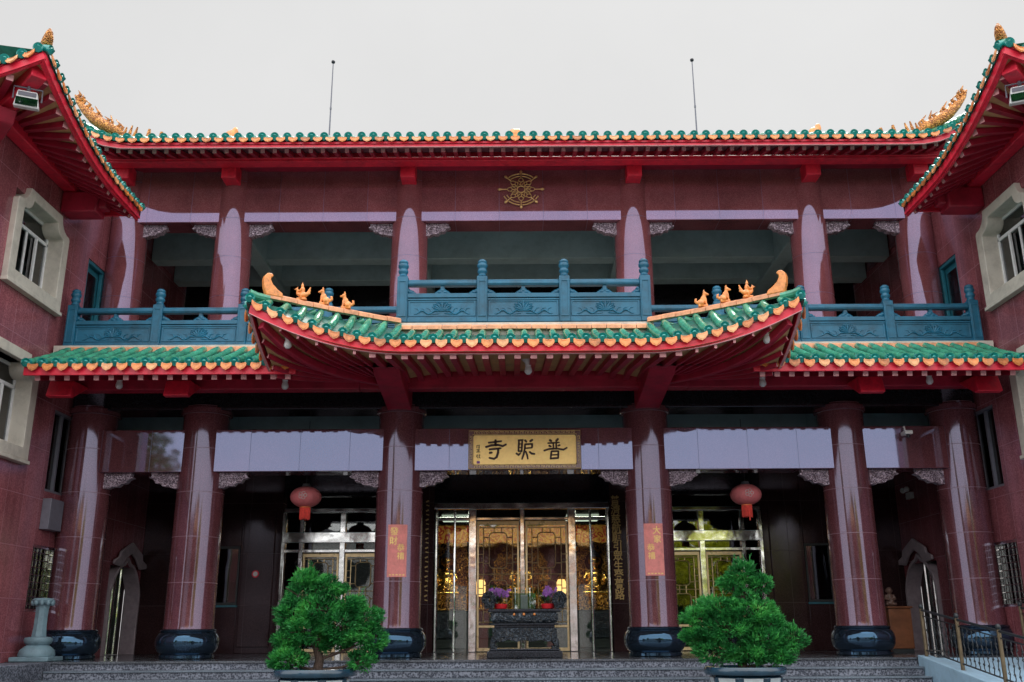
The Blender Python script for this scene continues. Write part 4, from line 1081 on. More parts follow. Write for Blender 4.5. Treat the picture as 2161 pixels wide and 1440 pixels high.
# dark board with gilt characters at the back of the balcony, mostly hidden by the balustrade
sb = thing('hall_sign_board', 'dark sign board with gold characters glimpsed behind the middle balustrade', 'sign', (0, 5.5, 8.9))
MB().box(-2.1, 2.1, 5.5, 5.58, 8.75, 9.75).build('board', M['blackwall'], sb, bev=.02)
mb = MB(); fs_ = lambda u, v, w: (u, 5.49 - w, v)
for cx in (-1.1, -.36, .75, 1.35):
    for pts in ([(cx - .02, 9.35), (cx - .2, 9.02)], [(cx + .02, 9.32), (cx + .22, 9.02)], [(cx - .2, 9.4), (cx + .2, 9.42)], [(cx, 9.6), (cx, 9.4)]): stroke(mb, pts, .06, fs_, .02)
mb.build('gilt_characters', M['goldink'], sb)

# ------------------------------------------------------------------ red paper banners on the middle columns
def banner(xc, z0, z1, texts, label, lean=0.):
    t = thing('paper_banner', label, 'banner', (xc, -.5, z0), 'red paper banners on the middle columns')
    r_ = .486; colx = 2.58 * (1 if xc > 0 else -1); a0 = math.asin((xc - colx - .195) / .5); a1 = math.asin((xc - colx + .195) / .5)
    P = lambda u, v, k=0.: (colx + (r_ + k) * math.sin(a0 + (a1 - a0) * u), -(r_ + k) * math.cos(a0 + (a1 - a0) * u), z0 + (z1 - z0) * v)
    MB().grid(lambda u, v: P(u, v, .004), 8, 6).grid(lambda u, v: P(u, v, .001), 8, 6).build('paper', M['paper'], t, smooth=80)
    for s_, u, v, size in texts:
        mb = MB()
        vs, fs = text_polys(s_, size, .002)
        ax = (min(q.x for q in vs) + max(q.x for q in vs)) / 2; ay = (min(q.y for q in vs) + max(q.y for q in vs)) / 2
        mb.add([P(u + (q.x - ax) / .39, v + (q.y - ay) / (z1 - z0), .008 + q.z) for q in vs], fs)
        mb.build('gold_character', M['goldink'], t)
    mb = MB()
    for k in range(5):
        u0 = .12 + .17 * k; mb.add([P(u0, .03, .007), P(u0 + .1, .03, .007), P(u0 + .1, .05, .007), P(u0, .05, .007)], [(0, 1, 2, 3)])
    mb.build('gold_footer', M['goldink'], t)
banner(-2.545, 2.63, 3.655, [('發', .33, .87, .17), ('財', .30, .69, .17), ('恭', .68, .56, .15), ('禧', .68, .40, .15)], 'red paper banner on the column left of the entrance, top characters at its left')
banner(2.585, 2.63, 3.65, [('大', .66, .87, .17), ('家', .68, .70, .16), ('恭', .33, .54, .15), ('禧', .35, .38, .15)], 'red paper banner on the column right of the entrance, top characters at its right')

# ------------------------------------------------------------------ red lanterns
def lantern(p, label, tail):
    t = thing('red_lantern', label, 'lantern', p, 'red lanterns hanging in the porch')
    n_ = 24; k_ = 10; rr = .335; hh = .225
    prof = []
    mb = MB(); vs = []
    N_ = 72
    for i in range(k_ + 1):
        a = -PI / 2 * .86 + PI * .86 * i / k_
        for j in range(N_):
            th = 2 * PI * j / N_; q = 1 - .028 * abs(math.cos(th * n_ / 2)) ** 6
            vs.append((p[0] + rr * math.cos(a) * q * math.cos(th), p[1] + rr * math.cos(a) * q * math.sin(th), p[2] + hh * math.sin(a) / math.sin(PI / 2 * .86)))
    mb.add(vs, [(i * N_ + j, i * N_ + (j + 1) % N_, (i + 1) * N_ + (j + 1) % N_, (i + 1) * N_ + j) for i in range(k_) for j in range(N_)])
    mb.build('lantern_body', M['lanternred'], t, smooth=40)
    MB().lathe([(.09, .22), (.10, .225), (.085, .25), (.075, .285), (.03, .29)], p, 18).build('top_cap', M['gray'], t)
    MB().lathe([(.105, -.235), (.115, -.225), (.11, -.2)], p, 18).build('bottom_cap', M['orange'], t)
    MB().tube([(p[0], p[1], p[2] + .28), (p[0], p[1], 6.05)], .008, 5).build('cord', M['iron'], t)
    tb = MB()
    for j in range(22):
        th = 2 * PI * j / 22; rr2 = .10
        tb.tube([(p[0] + rr2 * math.cos(th), p[1] + rr2 * math.sin(th), p[2] - .23), (p[0] + rr2 * 1.03 * math.cos(th), p[1] + rr2 * 1.03 * math.sin(th), p[2] - .46 - random.uniform(0, .03))], [.014, .011], 5)
    if tail: tb.tube([(p[0] + .02, p[1] - .1, p[2] - .3), (p[0] + .03, p[1] - .1, p[2] - .56)], .016, 5)
    tb.build('tassel', M['tassel'], t, smooth=60)
    # pale printed ornament on the front
    o = MB()
    for k in range(5):
        a = k * 2 * PI / 5; c = (math.cos(a) * .055, math.sin(a) * .05)
        pts = []
        for q in range(9):
            u, v = c[0] + .035 * math.cos(q * PI / 4), c[1] + .035 * math.sin(q * PI / 4)
            yy = -math.sqrt(max(0, 1 - (u / rr) ** 2 - (v / (hh * 1.03)) ** 2)) * rr - .004
            pts.append((p[0] + u, p[1] + yy, p[2] + v))
        o.tube(pts, .006, 4)
    o.build('printed_flower', M['silver'], t)
lantern((-4.7, .8, 4.385), 'red silk lantern hanging left of the entrance', False)
lantern((4.8, .8, 4.385), 'red silk lantern hanging right of the entrance, a longer strand in its tassel', True)

# notice disc on the porch wall
t = thing('notice_disc', 'small round white and red notice on the brown porch wall', 'sign', (-6.62, BW - .07, 2.9))
mb = MB(); mb.ring([(.09 * math.cos(a), .09 * math.sin(a)) for a in [2 * PI * i / 20 for i in range(20)]], [(.06 * math.cos(a), .06 * math.sin(a)) for a in [2 * PI * i / 20 for i in range(20)]], lambda u, v, w: (-6.62 + u, BW - .085 + w, 2.98 + v), 0, .012)
mb.build('red_ring', M['red'], t)
MB().prism([(.062 * math.cos(a), .062 * math.sin(a)) for a in [2 * PI * i / 20 for i in range(20)]], lambda u, v, w: (-6.62 + u, BW - .08 + w, 2.98 + v), 0, .01).build('disc', M['white'], t)

t = thing('security_camera', 'small white security camera on the lintel of the far right bay', 'camera', (7.9, -.42, 5.4))
MB().tube([(7.9, -.34, 5.62), (7.9, -.40, 5.62), (7.9, -.42, 5.5)], .018, 8).build('arm', M['white'], t)
MB().box(7.82, 7.98, -.62, -.36, 5.42, 5.50).build('camera_body', M['white'], t, bev=.015)
MB().lathe([(.03, 5.36), (.034, 5.42)], (7.9, -.55, 0), 12).build('camera_lens', M['curl'], t)
t = thing('emergency_light', 'twin headed emergency light high on the wall above the right arched door', 'lamp', (9.47, 3.5, 4.7))
MB().box(9.40, 9.49, 3.35, 3.65, 4.62, 4.78).build('case', M['white'], t, bev=.01)
for y in (3.38, 3.62): MB().ball((9.34, y, 4.84), (.07, .07, .07), 12, 8).build('lamp_head', M['white'], t)
# ------------------------------------------------------------------ lightning rods
for x, lab, b in ((-5.2, 'thin lightning rod rising above the roof, left one of the pair', .02), (4.86, 'thin lightning rod rising above the roof, right one of the pair', -.02)):
    t = thing('lightning_rod', lab, 'lightning rod', (x, 3.5, 13.6), 'lightning rods on the main roof')
    MB().tube([(x, 3.5, 13.5), (x, 3.5, 15.2), (x, 3.5, 16.85)], [.026, .02, .014], 6).tube([(x, 3.5, 15.4), (x, 3.5, 15.46)], .028, 6).build('rod', M['gray'], t)
    MB().ball((x, 3.5, 16.9), .055, 10, 8).build('ball_tip', M['curl'], t)
# ------------------------------------------------------------------ ground, terrace, steps, ramp
struct(MB().box(-400, 400, -400, 400, -.2, 0).build('ground', M['gwall'], None))
tr = MB().box(-9.48, 9.48, -1.62, 12.5, .0, 1.06, 0).box(-9.48, 9.48, -1.65, 12.5, 1.065, FZ, 1)
struct(tr.build('terrace', [M['riser'], M['floor']], None))
st = MB()
for i in range(1, 8):
    z = 1.1 - .15 * i; y = -1.65 - .3 * i
    st.box(-8.62, 7.08, y + .02, -1.63, max(z - .15, 0), z - .035, 0).box(-8.62, 7.08, y, y + .33, z - .033, z, 1)
struct(st.build('steps', [M['riser'], M['tread']], None, bev=.006))
struct(MB().box(-9.48, -8.64, -3.75, -1.63, 0, 1.09).build('step_cheek', M['riser'], None, bev=.02))
rp = MB().prism([(-1.66, 1.09), (-9.6, .05), (-9.6, 0), (-1.66, 0)], lambda u, v, w: (w, u, v), 7.34, 9.3, 0)
rp.prism([(-1.66, 1.14), (-9.6, .10), (-9.6, 0), (-1.66, 0)], lambda u, v, w: (w, u, v), 7.10, 7.335, 0)
struct(rp.build('ramp', M['ramp'], None, bev=.015))
def rampz(y): return 1.14 + (y + 1.66) * .131
def ramp_rail(x, y0, y1, label, dz):
    t = thing('ramp_railing', label, 'railing', (x, y0, rampz(y0)), 'wrought iron railings along the ramp')
    k = max(1, round((y0 - y1) / 1.38)); ys = [y0 + (y1 - y0) * i / k for i in range(k + 1)]
    for y in ys:
        z = rampz(y) + dz
        p = MB().tube([(x, y, z - .06), (x, y, z + .82)], .032, 10).tube([(x, y, z - .03), (x, y, z)], .055, 10).build('post', M['post'], t, smooth=50)
        MB().ball((x, y, z + .86), (.042, .042, .05), 10, 8).build('post_cap', M['iron'], p)
    for h, r_ in ((.80, .022), (.10, .014), (.70, .011)):
        MB().tube([(x, y, rampz(y) + dz + h) for y in ys], r_, 8).build('rail', M['iron'], t, smooth=60)
    for a, b in zip(ys[:-1], ys[1:]):
        mb = MB()
        for i in range(1, 9):
            y = a + (b - a) * i / 9; z = rampz(y) + dz
            mb.tube([(x, y + .018 * math.sin(q * 1.9 + i), z + .10 + .60 * q / 12) for q in range(13)], .008, 5)
            for zz, g in ((.2, 1), (.33, -1), (.46, 1), (.58, -1)):
                mb.tube([(x + .004 * g, y + g * (.012 + .034 * (1 - q / 9) * math.cos(q * .85)), z + zz + .034 * (1 - q / 9) * math.sin(q * .85)) for q in range(9)], .007, 4)
        mb.build('scroll_panel', M['iron'], t)
ramp_rail(7.22, -1.78, -7.4, 'black iron scroll railing on aged bronze posts between the steps and the pale ramp', 0)
ramp_rail(9.18, -1.5, -7.2, 'black iron scroll railing on the far side of the ramp against the right wing', 0)

# ------------------------------------------------------------------ altar table in front of the doors
AX, AY = -.02, -.55
al = thing('altar_table', 'carved black altar table with scrolled ends in front of the entrance doors', 'altar table', (AX, AY, FZ))
MB().box(AX - .72, AX + .72, AY - .30, AY + .30, FZ + .002, FZ + .13).box(AX - .68, AX + .68, AY - .27, AY + .27, FZ + .131, FZ + .17).build('plinth', M['blacktable'], al, bev=.015)
for sx in (-1, 1):
    for sy in (-1, 1):
        cx, cy = AX + sx * .57, AY + sy * .2
        MB().tube([(cx - sx * .02, cy, FZ + .17), (cx + sx * .05, cy + sy * .02, FZ + .21), (cx + sx * .03, cy, FZ + .29), (cx - sx * .02, cy, FZ + .36)], [.06, .055, .06, .085], 10).build('leg', M['blackcarve'], al, smooth=60)
mb = MB().box(AX - .62, AX + .62, AY - .25, AY + .25, FZ + .36, FZ + .55)
ap = [(-.60, .37)] + [(-.6 + 1.2 * i / 16, .33 - .035 * abs(math.sin(i * PI / 4))) for i in range(1, 16)] + [(.60, .37)]
mb.prism([(AX + u, FZ + v) for u, v in ap], lambda u, v, w: (u, AY - .27 + w, v), 0, .04)
mb.build('carved_apron', M['blackcarve'], al, bev=.01)
mb = MB().box(AX - .58, AX + .58, AY - .23, AY + .23, FZ + .551, FZ + .64).box(AX - .65, AX + .65, AY - .27, AY + .27, FZ + .60, FZ + .635)
mb.build('waist', M['blacktable'], al, bev=.012)
pr = [(.23, .641), (.25, .66), (.28, .72), (.275, .79), (.25, .84)]
mb = MB()
vs = []
for hx, z in pr:
    k = hx - .23
    vs += [(AX - .60 - k, AY - hx, FZ + z), (AX + .60 + k, AY - hx, FZ + z), (AX + .60 + k, AY + hx, FZ + z), (AX - .60 - k, AY + hx, FZ + z)]
mb.add(vs, [(4 * i + j, 4 * i + (j + 1) % 4, 4 * i + 4 + (j + 1) % 4, 4 * i + 4 + j) for i in range(4) for j in range(4)] + [(16, 17, 18, 19)])
mb.build('carved_frieze', M['blackcarve'], al, smooth=60)
MB().box(AX - .70, AX + .70, AY - .29, AY + .29, FZ + .845, FZ + .90).build('top', M['blacktable'], al, bev=.012)
for sx in (-1, 1):
    mb = MB(); c = Vector((AX + sx * .68, AY, FZ + 1.06))
    for y in (-.22, -.11, 0, .11, .22):
        mb.tube([(c.x + .13 * (1 - q / 40) * math.cos(q * .42) * sx, AY + y, c.z + .17 * (1 - q / 40) * math.sin(q * .42)) for q in range(34)], .028, 7)
    for k in range(6):
        a = k * PI / 3; mb.tube([(c.x + .1 * math.cos(a) + .03 * math.cos(t), AY - .26, c.z + .13 * math.sin(a) + .035 * math.sin(t)) for t in [2 * PI * i / 9 for i in range(10)]], .015, 5)
    mb.build('scroll_end', M['blackcarve'], al, smooth=60)
for i, x in enumerate((-.2, -.01, .19)):
    MB().ball((AX + x, AY - .30, FZ + .80), .026, 10, 8).build('knob', M['orange'], al)

def orchid(p, label, seed):
    rnd = random.Random(seed)
    t = thing('orchid_pot', label, 'potted orchid', p, 'red pots of violet orchids on the altar table')
    MB().lathe([(.09, 0), (.115, .01), (.135, .075), (.138, .095), (.125, .1), (.11, .085), (0, .08)], p, 24).build('pot', M['redpot'], t, smooth=40)
    fl_ = MB(); lv = MB(); stm = MB()
    for k in range(9):
        a = rnd.uniform(0, 2 * PI); l_ = rnd.uniform(.1, .17); q = Vector(p) + Vector((0, 0, .09))
        d = Vector((math.cos(a), math.sin(a), 0)); nn = Vector((-d.y, d.x, 0))
        e = q + d * l_ + Vector((0, 0, rnd.uniform(.02, .12))); m_ = q + d * l_ * .5 + Vector((0, 0, rnd.uniform(.07, .13)))
        lv.add([q, m_ + nn * .03, e, m_ - nn * .03], [(0, 1, 2, 3)])
    for k in range(8):
        a = rnd.uniform(0, 2 * PI); q = Vector(p) + Vector((0, 0, .08)); d = Vector((math.cos(a), math.sin(a) * .6, 0))
        m_ = q + d * .07 + Vector((0, 0, rnd.uniform(.16, .24))); e = q + d * rnd.uniform(.14, .24) + Vector((0, 0, rnd.uniform(.16, .32)))
        stm.tube([q, m_, e], .006, 5)
        for f in range(9):
            u = rnd.uniform(0, 1); c = m_.lerp(e, u) + Vector((rnd.uniform(-.04, .04), rnd.uniform(-.04, .04), rnd.uniform(-.02, .04)))
            fx_ = Vector((rnd.uniform(-.5, .5), -1, rnd.uniform(-.2, .6))).normalized(); s1 = fx_.cross(Vector((0, 0, 1))).normalized(); s2 = s1.cross(fx_)
            for w in range(5):
                th = w * 2 * PI / 5 + u; dd = s1 * math.cos(th) + s2 * math.sin(th); sd = fx_.cross(dd)
                fl_.add([c, c + dd * .018 + sd * .013 + fx_ * .006, c + dd * .036 - fx_ * .004, c + dd * .018 - sd * .013 + fx_ * .006], [(0, 1, 2, 3)])
    stm.build('stems', M['greenleaf'], t); lv.build('leaves', M['greenleaf'], t); fl_.build('blossoms', M['orchid'], t)
orchid((AX - .46, AY - .05, FZ + .902), 'violet orchids in a red pot at the left end of the altar table', 3)
orchid((AX + .46, AY - .05, FZ + .902), 'violet orchids in a red pot at the right end of the altar table', 5)
db = thing('offering_box', 'clear acrylic offering box standing in the middle of the altar table', 'box', (AX + .02, AY - .05, FZ + .902))
MB().box(AX - .2, AX + .22, AY - .15, AY - .14, FZ + .902, FZ + 1.2).box(AX - .2, AX + .22, AY + .1, AY + .11, FZ + .902, FZ + 1.2).box(AX - .2, AX - .19, AY - .139, AY + .099, FZ + .902, FZ + 1.2).box(AX + .21, AX + .22, AY - .139, AY + .099, FZ + .902, FZ + 1.2).build('panes', M['clear'], db)
MB().box(AX - .07, AX + .07, AY - .07, AY + .05, FZ + .904, FZ + 1.17).build('paper_stack', M['silver'], db, bev=.01)

# ------------------------------------------------------------------ stone lantern post at the left edge of the terrace
t = thing('stone_post', 'blue grey carved stone lamp post on the terrace edge beside the left wing', 'stone post', (-9.08, -1.3, FZ))
MB().box(-9.44, -8.72, -1.61, -.98, FZ + .002, FZ + .085).build('base_slab', M['stone'], t, bev=.015)
MB().lathe([(.31, .086), (.32, .12), (.30, .2), (.22, .27), (.19, .29), (.235, .33), (.25, .38), (.24, .42), (.14, .44)], (-9.08, -1.3, FZ), 28).build('lotus_base', M['stone'], t, smooth=50)
MB().lathe([(.135, .44), (.12, .6), (.115, .9), (.13, 1.0)], (-9.08, -1.3, FZ), 8).build('shaft', M['stone'], t, smooth=20)
mb = MB().lathe([(.13, 1.0), (.19, 1.06), (.2, 1.1), (.16, 1.13), (0, 1.14)], (-9.08, -1.3, FZ), 24)
for k in range(10):
    a = 2 * PI * k / 10; mb.ball((-9.08 + .17 * math.cos(a), -1.3 + .17 * math.sin(a), FZ + 1.05), (.045, .045, .06), 8, 6)
mb.build('lotus_capital', M['stone'], t, smooth=60)

# ------------------------------------------------------------------ wooden stand with a small figure
t = thing('wooden_stand', 'orange varnished wooden stand by the right porch column', 'stand', (8.05, 1.6, FZ))
MB().box(7.82, 8.3, 1.4, 1.8, FZ + .09, FZ + .92).build('cabinet', M['wood'], t, bev=.015)
MB().box(7.79, 8.33, 1.36, 1.84, FZ + .92, FZ + .96).build('top', M['wood'], t, bev=.01)
MB().box(7.84, 8.28, 1.42, 1.78, FZ + .002, FZ + .088).build('plinth', M['iron'], t)
mb = MB(); p = Vector((7.95, 1.6, FZ + .962))
mb.ball(p + Vector((0, 0, .07)), (.10, .08, .08)).ball(p + Vector((0, 0, .18)), (.075, .06, .10)).ball(p + Vector((0, -.01, .33)), (.065, .065, .075))
for s in (-1, 1): mb.tube([p + Vector((s * .07, 0, .24)), p + Vector((s * .11, -.03, .16)), p + Vector((s * .04, -.09, .13))], [.03, .026, .02], 7); mb.tube([p + Vector((s * .05, 0, .06)), p + Vector((s * .10, -.09, .04))], [.045, .03], 7); mb.ball(p + Vector((s * .068, 0, .33)), (.015, .02, .03), 8, 6)
mb.ball(p + Vector((0, -.075, .325)), (.013, .016, .014), 8, 6)
tag(mb.build('monk_figurine', M['bronze'], None, remesh=.012), 'small seated figurine standing on the orange wooden stand', 'figurine')

# ------------------------------------------------------------------ interior hall seen through the glass
MB().box(-9.4, 9.4, 12.0, 12.2, FZ, 6.4).build('hall_back_wall', M['blackwall'], hall)
MB().box(-9.4, 9.4, 4.92, 12.0, 5.0, 5.2).build('hall_ceiling', M['blackwall'], hall)
for x in (-9.45, 9.40): MB().box(x, x + .05, 4.92, 12.0, FZ, 6.2).build('hall_side_wall', M['room'], hall)
for x, y, m_ in ((-1.95, 10.6, 'panelglow'), (1.95, 10.6, 'panelglow'), (-2.0, 5.8, 'hall_fill'), (2.0, 5.8, 'hall_fill')):  # front pair added out of view to brighten the statues
    MB().box(x - .5, x + .5, y - .4, y + .4, 4.93, 4.995).build('ceiling_or_fill_light', M[m_], hall)
vl = thing('altar_valance', 'embroidered red and orange valance hanging above the golden statues', 'valance', (0, 9.2, 4.15))
n_ = 120
vs = [(-3.2 + 6.4 * i / n_, 9.2 + .03 * math.sin(i * .9), z - (.05 * abs(math.sin(i * PI / 10)) if z < 4.3 else 0)) for z in (4.15, 4.62) for i in range(n_ + 1)]
MB().add(vs, [(i, i + 1, n_ + 2 + i, n_ + 1 + i) for i in range(n_)]).build('cloth', M['valance'], vl, smooth=80)
MB().tube([(-3.3, 9.2, 4.64), (3.3, 9.2, 4.64)], .025, 8).build('rail', M['gold'], vl)
ha = thing('hall_altar', 'long dark altar inside the hall below the golden statues', 'altar', (0, 10., FZ))
MB().box(-4., 4., 9.3, 11., FZ, 2.17).build('altar_body', M['room'], ha, bev=.02)
MB().box(-4.05, 4.05, 9.25, 11.05, 2.175, 2.25).build('altar_top', M['goldcarve'], ha, bev=.02)
for k in range(7): MB().box(-3.7 + k * 1.1, -2.8 + k * 1.1, 9.26, 9.295, 1.4, 2.1).build('altar_panel', M['blackcarve'], ha, bev=.01)
def buddha(x, label, first=[None]):
    c = Vector((x, 10., 2.255))
    if first[0] is not None:
        return dup(first[0], c, label)
    t = thing('buddha_statue', label, 'statue', c, 'golden seated statues in the hall')
    mb = MB()
    for k in range(14):
        a = 2 * PI * k / 14
        for z, r_ in ((.10, .56), (.24, .5)): mb.ball(c + Vector((r_ * math.cos(a), r_ * .8 * math.sin(a), z)), (.15, .13, .15), 10, 7)
    mb.ball(c + Vector((0, 0, .18)), (.55, .45, .2), 16, 8)
    mb.build('lotus_seat', M['goldcarve'], t, smooth=60)
    b = MB()
    z0 = .36
    b.ball(c + Vector((0, 0, z0 + .1)), (.46, .34, .15), 16, 8)                      # crossed legs
    for s in (-1, 1):
        b.tube([c + Vector((s * .1, -.02, z0 + .12)), c + Vector((s * .42, -.14, z0 + .1)), c + Vector((s * .36, -.28, z0 + .07)), c + Vector((-s * .05, -.34, z0 + .07))], [.14, .14, .11, .07], 10)
        b.tube([c + Vector((s * .22, 0, z0 + .72)), c + Vector((s * .34, -.05, z0 + .45)), c + Vector((s * .27, -.18, z0 + .25)), c + Vector((s * .04, -.3, z0 + .2))], [.1, .10, .085, .055], 10)
        b.ball(c + Vector((s * .165, 0, z0 + 1.02)), (.03, .05, .11), 8, 6)
        b.ball(c + Vector((s * .06, -.145, z0 + 1.06)), (.04, .02, .014), 8, 6)
    b.ball(c + Vector((0, .0, z0 + .35)), (.26, .2, .34), 14, 10).ball(c + Vector((0, 0, z0 + .62)), (.3, .19, .18), 14, 10)
    b.tube([c + Vector((0, 0, z0 + .7)), c + Vector((0, 0, z0 + .9))], .09, 10)
    b.ball(c + Vector((0, -.01, z0 + 1.03)), (.16, .17, .2), 14, 10).ball(c + Vector((0, -.175, z0 + 1.02)), (.022, .03, .05), 8, 6).ball(c + Vector((0, -.16, z0 + .94)), (.05, .02, .013), 8, 6)
    b.build('body', M['gold'], t, remesh=.022, smooth=80)
    h = MB().ball(c + Vector((0, .02, z0 + 1.15)), (.175, .18, .13), 14, 10).ball(c + Vector((0, .02, z0 + 1.28)), (.08, .08, .07), 10, 8)
    h.build('hair', M['curl'], t, remesh=.02, smooth=80)
    mb = MB()
    out = []; inn = []
    for i in range(48):
        a = 2 * PI * i / 48; fl2 = 1 + .07 * (i % 2) + .22 * max(0, math.sin(a)) ** 8
        out.append((.84 * math.cos(a) * fl2, 1.0 + .92 * math.sin(a) * fl2)); inn.append((.3 * math.cos(a), 1.36 + .32 * math.sin(a)))
    mb.ring(out, inn, lambda u, v, w: (c.x + u, c.y + w, c.z + v), .3, .42)
    mb.tube([(c.x + .32 * math.cos(a), c.y + .27, c.z + 1.36 + .34 * math.sin(a)) for a in [2 * PI * i / 24 for i in range(25)]], .04, 8)
    for i in range(16):
        a = 2 * PI * i / 16; q = (c.x + .6 * math.cos(a), c.y + .27, c.z + 1.05 + .68 * math.sin(a))
        mb.tube([(q[0] + .11 * (1 - k / 12) * math.cos(k * .9 + a), q[1], q[2] + .11 * (1 - k / 12) * math.sin(k * .9 + a)) for k in range(11)], .028, 6)
    mb.build('halo', M['goldcarve'], t, smooth=50)
    first[0] = t; return t
buddha(0., 'golden seated statue seen between the middle door leaves')
buddha(-2.25, 'golden seated statue seen through the left side light of the entrance')
buddha(2.25, 'golden seated statue seen through the right side light of the entrance')
for x in (-1.2, 1.2):
    lamp_ = thing('altar_lamp', 'glowing amber lantern %s of the middle golden statue' % ('left' if x < 0 else 'right'), 'lamp', (x, 9.45, 2.26), 'glowing lanterns on the hall altar')
    MB().lathe([(.12, 0), (.12, .04), (.03, .07), (.03, .3), (.1, .32)], (x, 9.45, 2.255), 12).build('lamp_stand', M['gold'], lamp_, smooth=40)
    MB().lathe([(.1, .325), (.14, .42), (.14, .72), (.1, .8)], (x, 9.45, 2.255), 12).build('lamp_shade', M['halogen'], lamp_, smooth=40)
    MB().lathe([(.15, .801), (.1, .86), (.03, .95), (0, 1.)], (x, 9.45, 2.255), 12).build('lamp_roof', M['goldcarve'], lamp_, smooth=40)

# ------------------------------------------------------------------ potted junipers
def planter(p, label):
    t = thing('planter', label, 'planter', p, 'navy planters in front of the steps')
    z1 = 1.08
    MB().box(p[0] - .5, p[0] + .5, p[1] - .5, p[1] + .5, .001, .35).build('pedestal', M['riser'], t, bev=.02)
    n_ = 8; off = PI / 8
    def oct_(r_, z): return [(p[0] + r_ * math.cos(off + 2 * PI * i / n_), p[1] + r_ * math.sin(off + 2 * PI * i / n_), z) for i in range(n_)]
    mb = MB(); lv = [(.40, .352), (.42, .40), (.44, .42), (.54, .93), (.50, .96)]
    vs = [v for r_, z in lv for v in oct_(r_, z)]
    mb.add(vs, [(i * n_ + j, i * n_ + (j + 1) % n_, (i + 1) * n_ + (j + 1) % n_, (i + 1) * n_ + j) for i in range(len(lv) - 1) for j in range(n_)] + [list(range(n_))[::-1]])
    mb.build('pot_body', M['pot'], t, bev=.01, smooth=20)
    MB().lathe([(.49, .955), (.585, .97), (.60, .995), (.60, 1.05), (.585, 1.075), (.53, 1.08), (.52, 1.0), (.50, .98)], (p[0], p[1], 0), 48).build('pot_rim', M['pot'], t, smooth=50)
    MB().lathe([(.525, 1.02), (.3, 1.05), (0, 1.06)], (p[0], p[1], 0), 32).build('soil', M['soil'], t)
    mb = MB()
    for i in range(n_):
        a = off + 2 * PI * (i + .5) / n_; d = Vector((math.cos(a), math.sin(a), 0)); nn = Vector((-d.y, d.x, 0)); ap_ = math.cos(PI / 8)
        q = lambda r_, z, w: Vector((p[0], p[1], 0)) + d * (r_ * ap_ + .006) + nn * w + Vector((0, 0, z))
        mb.add([q(.455, .48, -.10), q(.455, .48, .10), q(.535, .925, .14), q(.535, .925, -.14)], [(0, 1, 2, 3)])
    mb.build('pot_panel', M['potpanel'], t)
planter((-3.17, -5., 0), 'navy octagonal planter with white panels left of the altar, holding the bushy juniper')
planter((3.19, -5., 0), 'navy octagonal planter with white panels right of the altar, holding the tiered juniper')

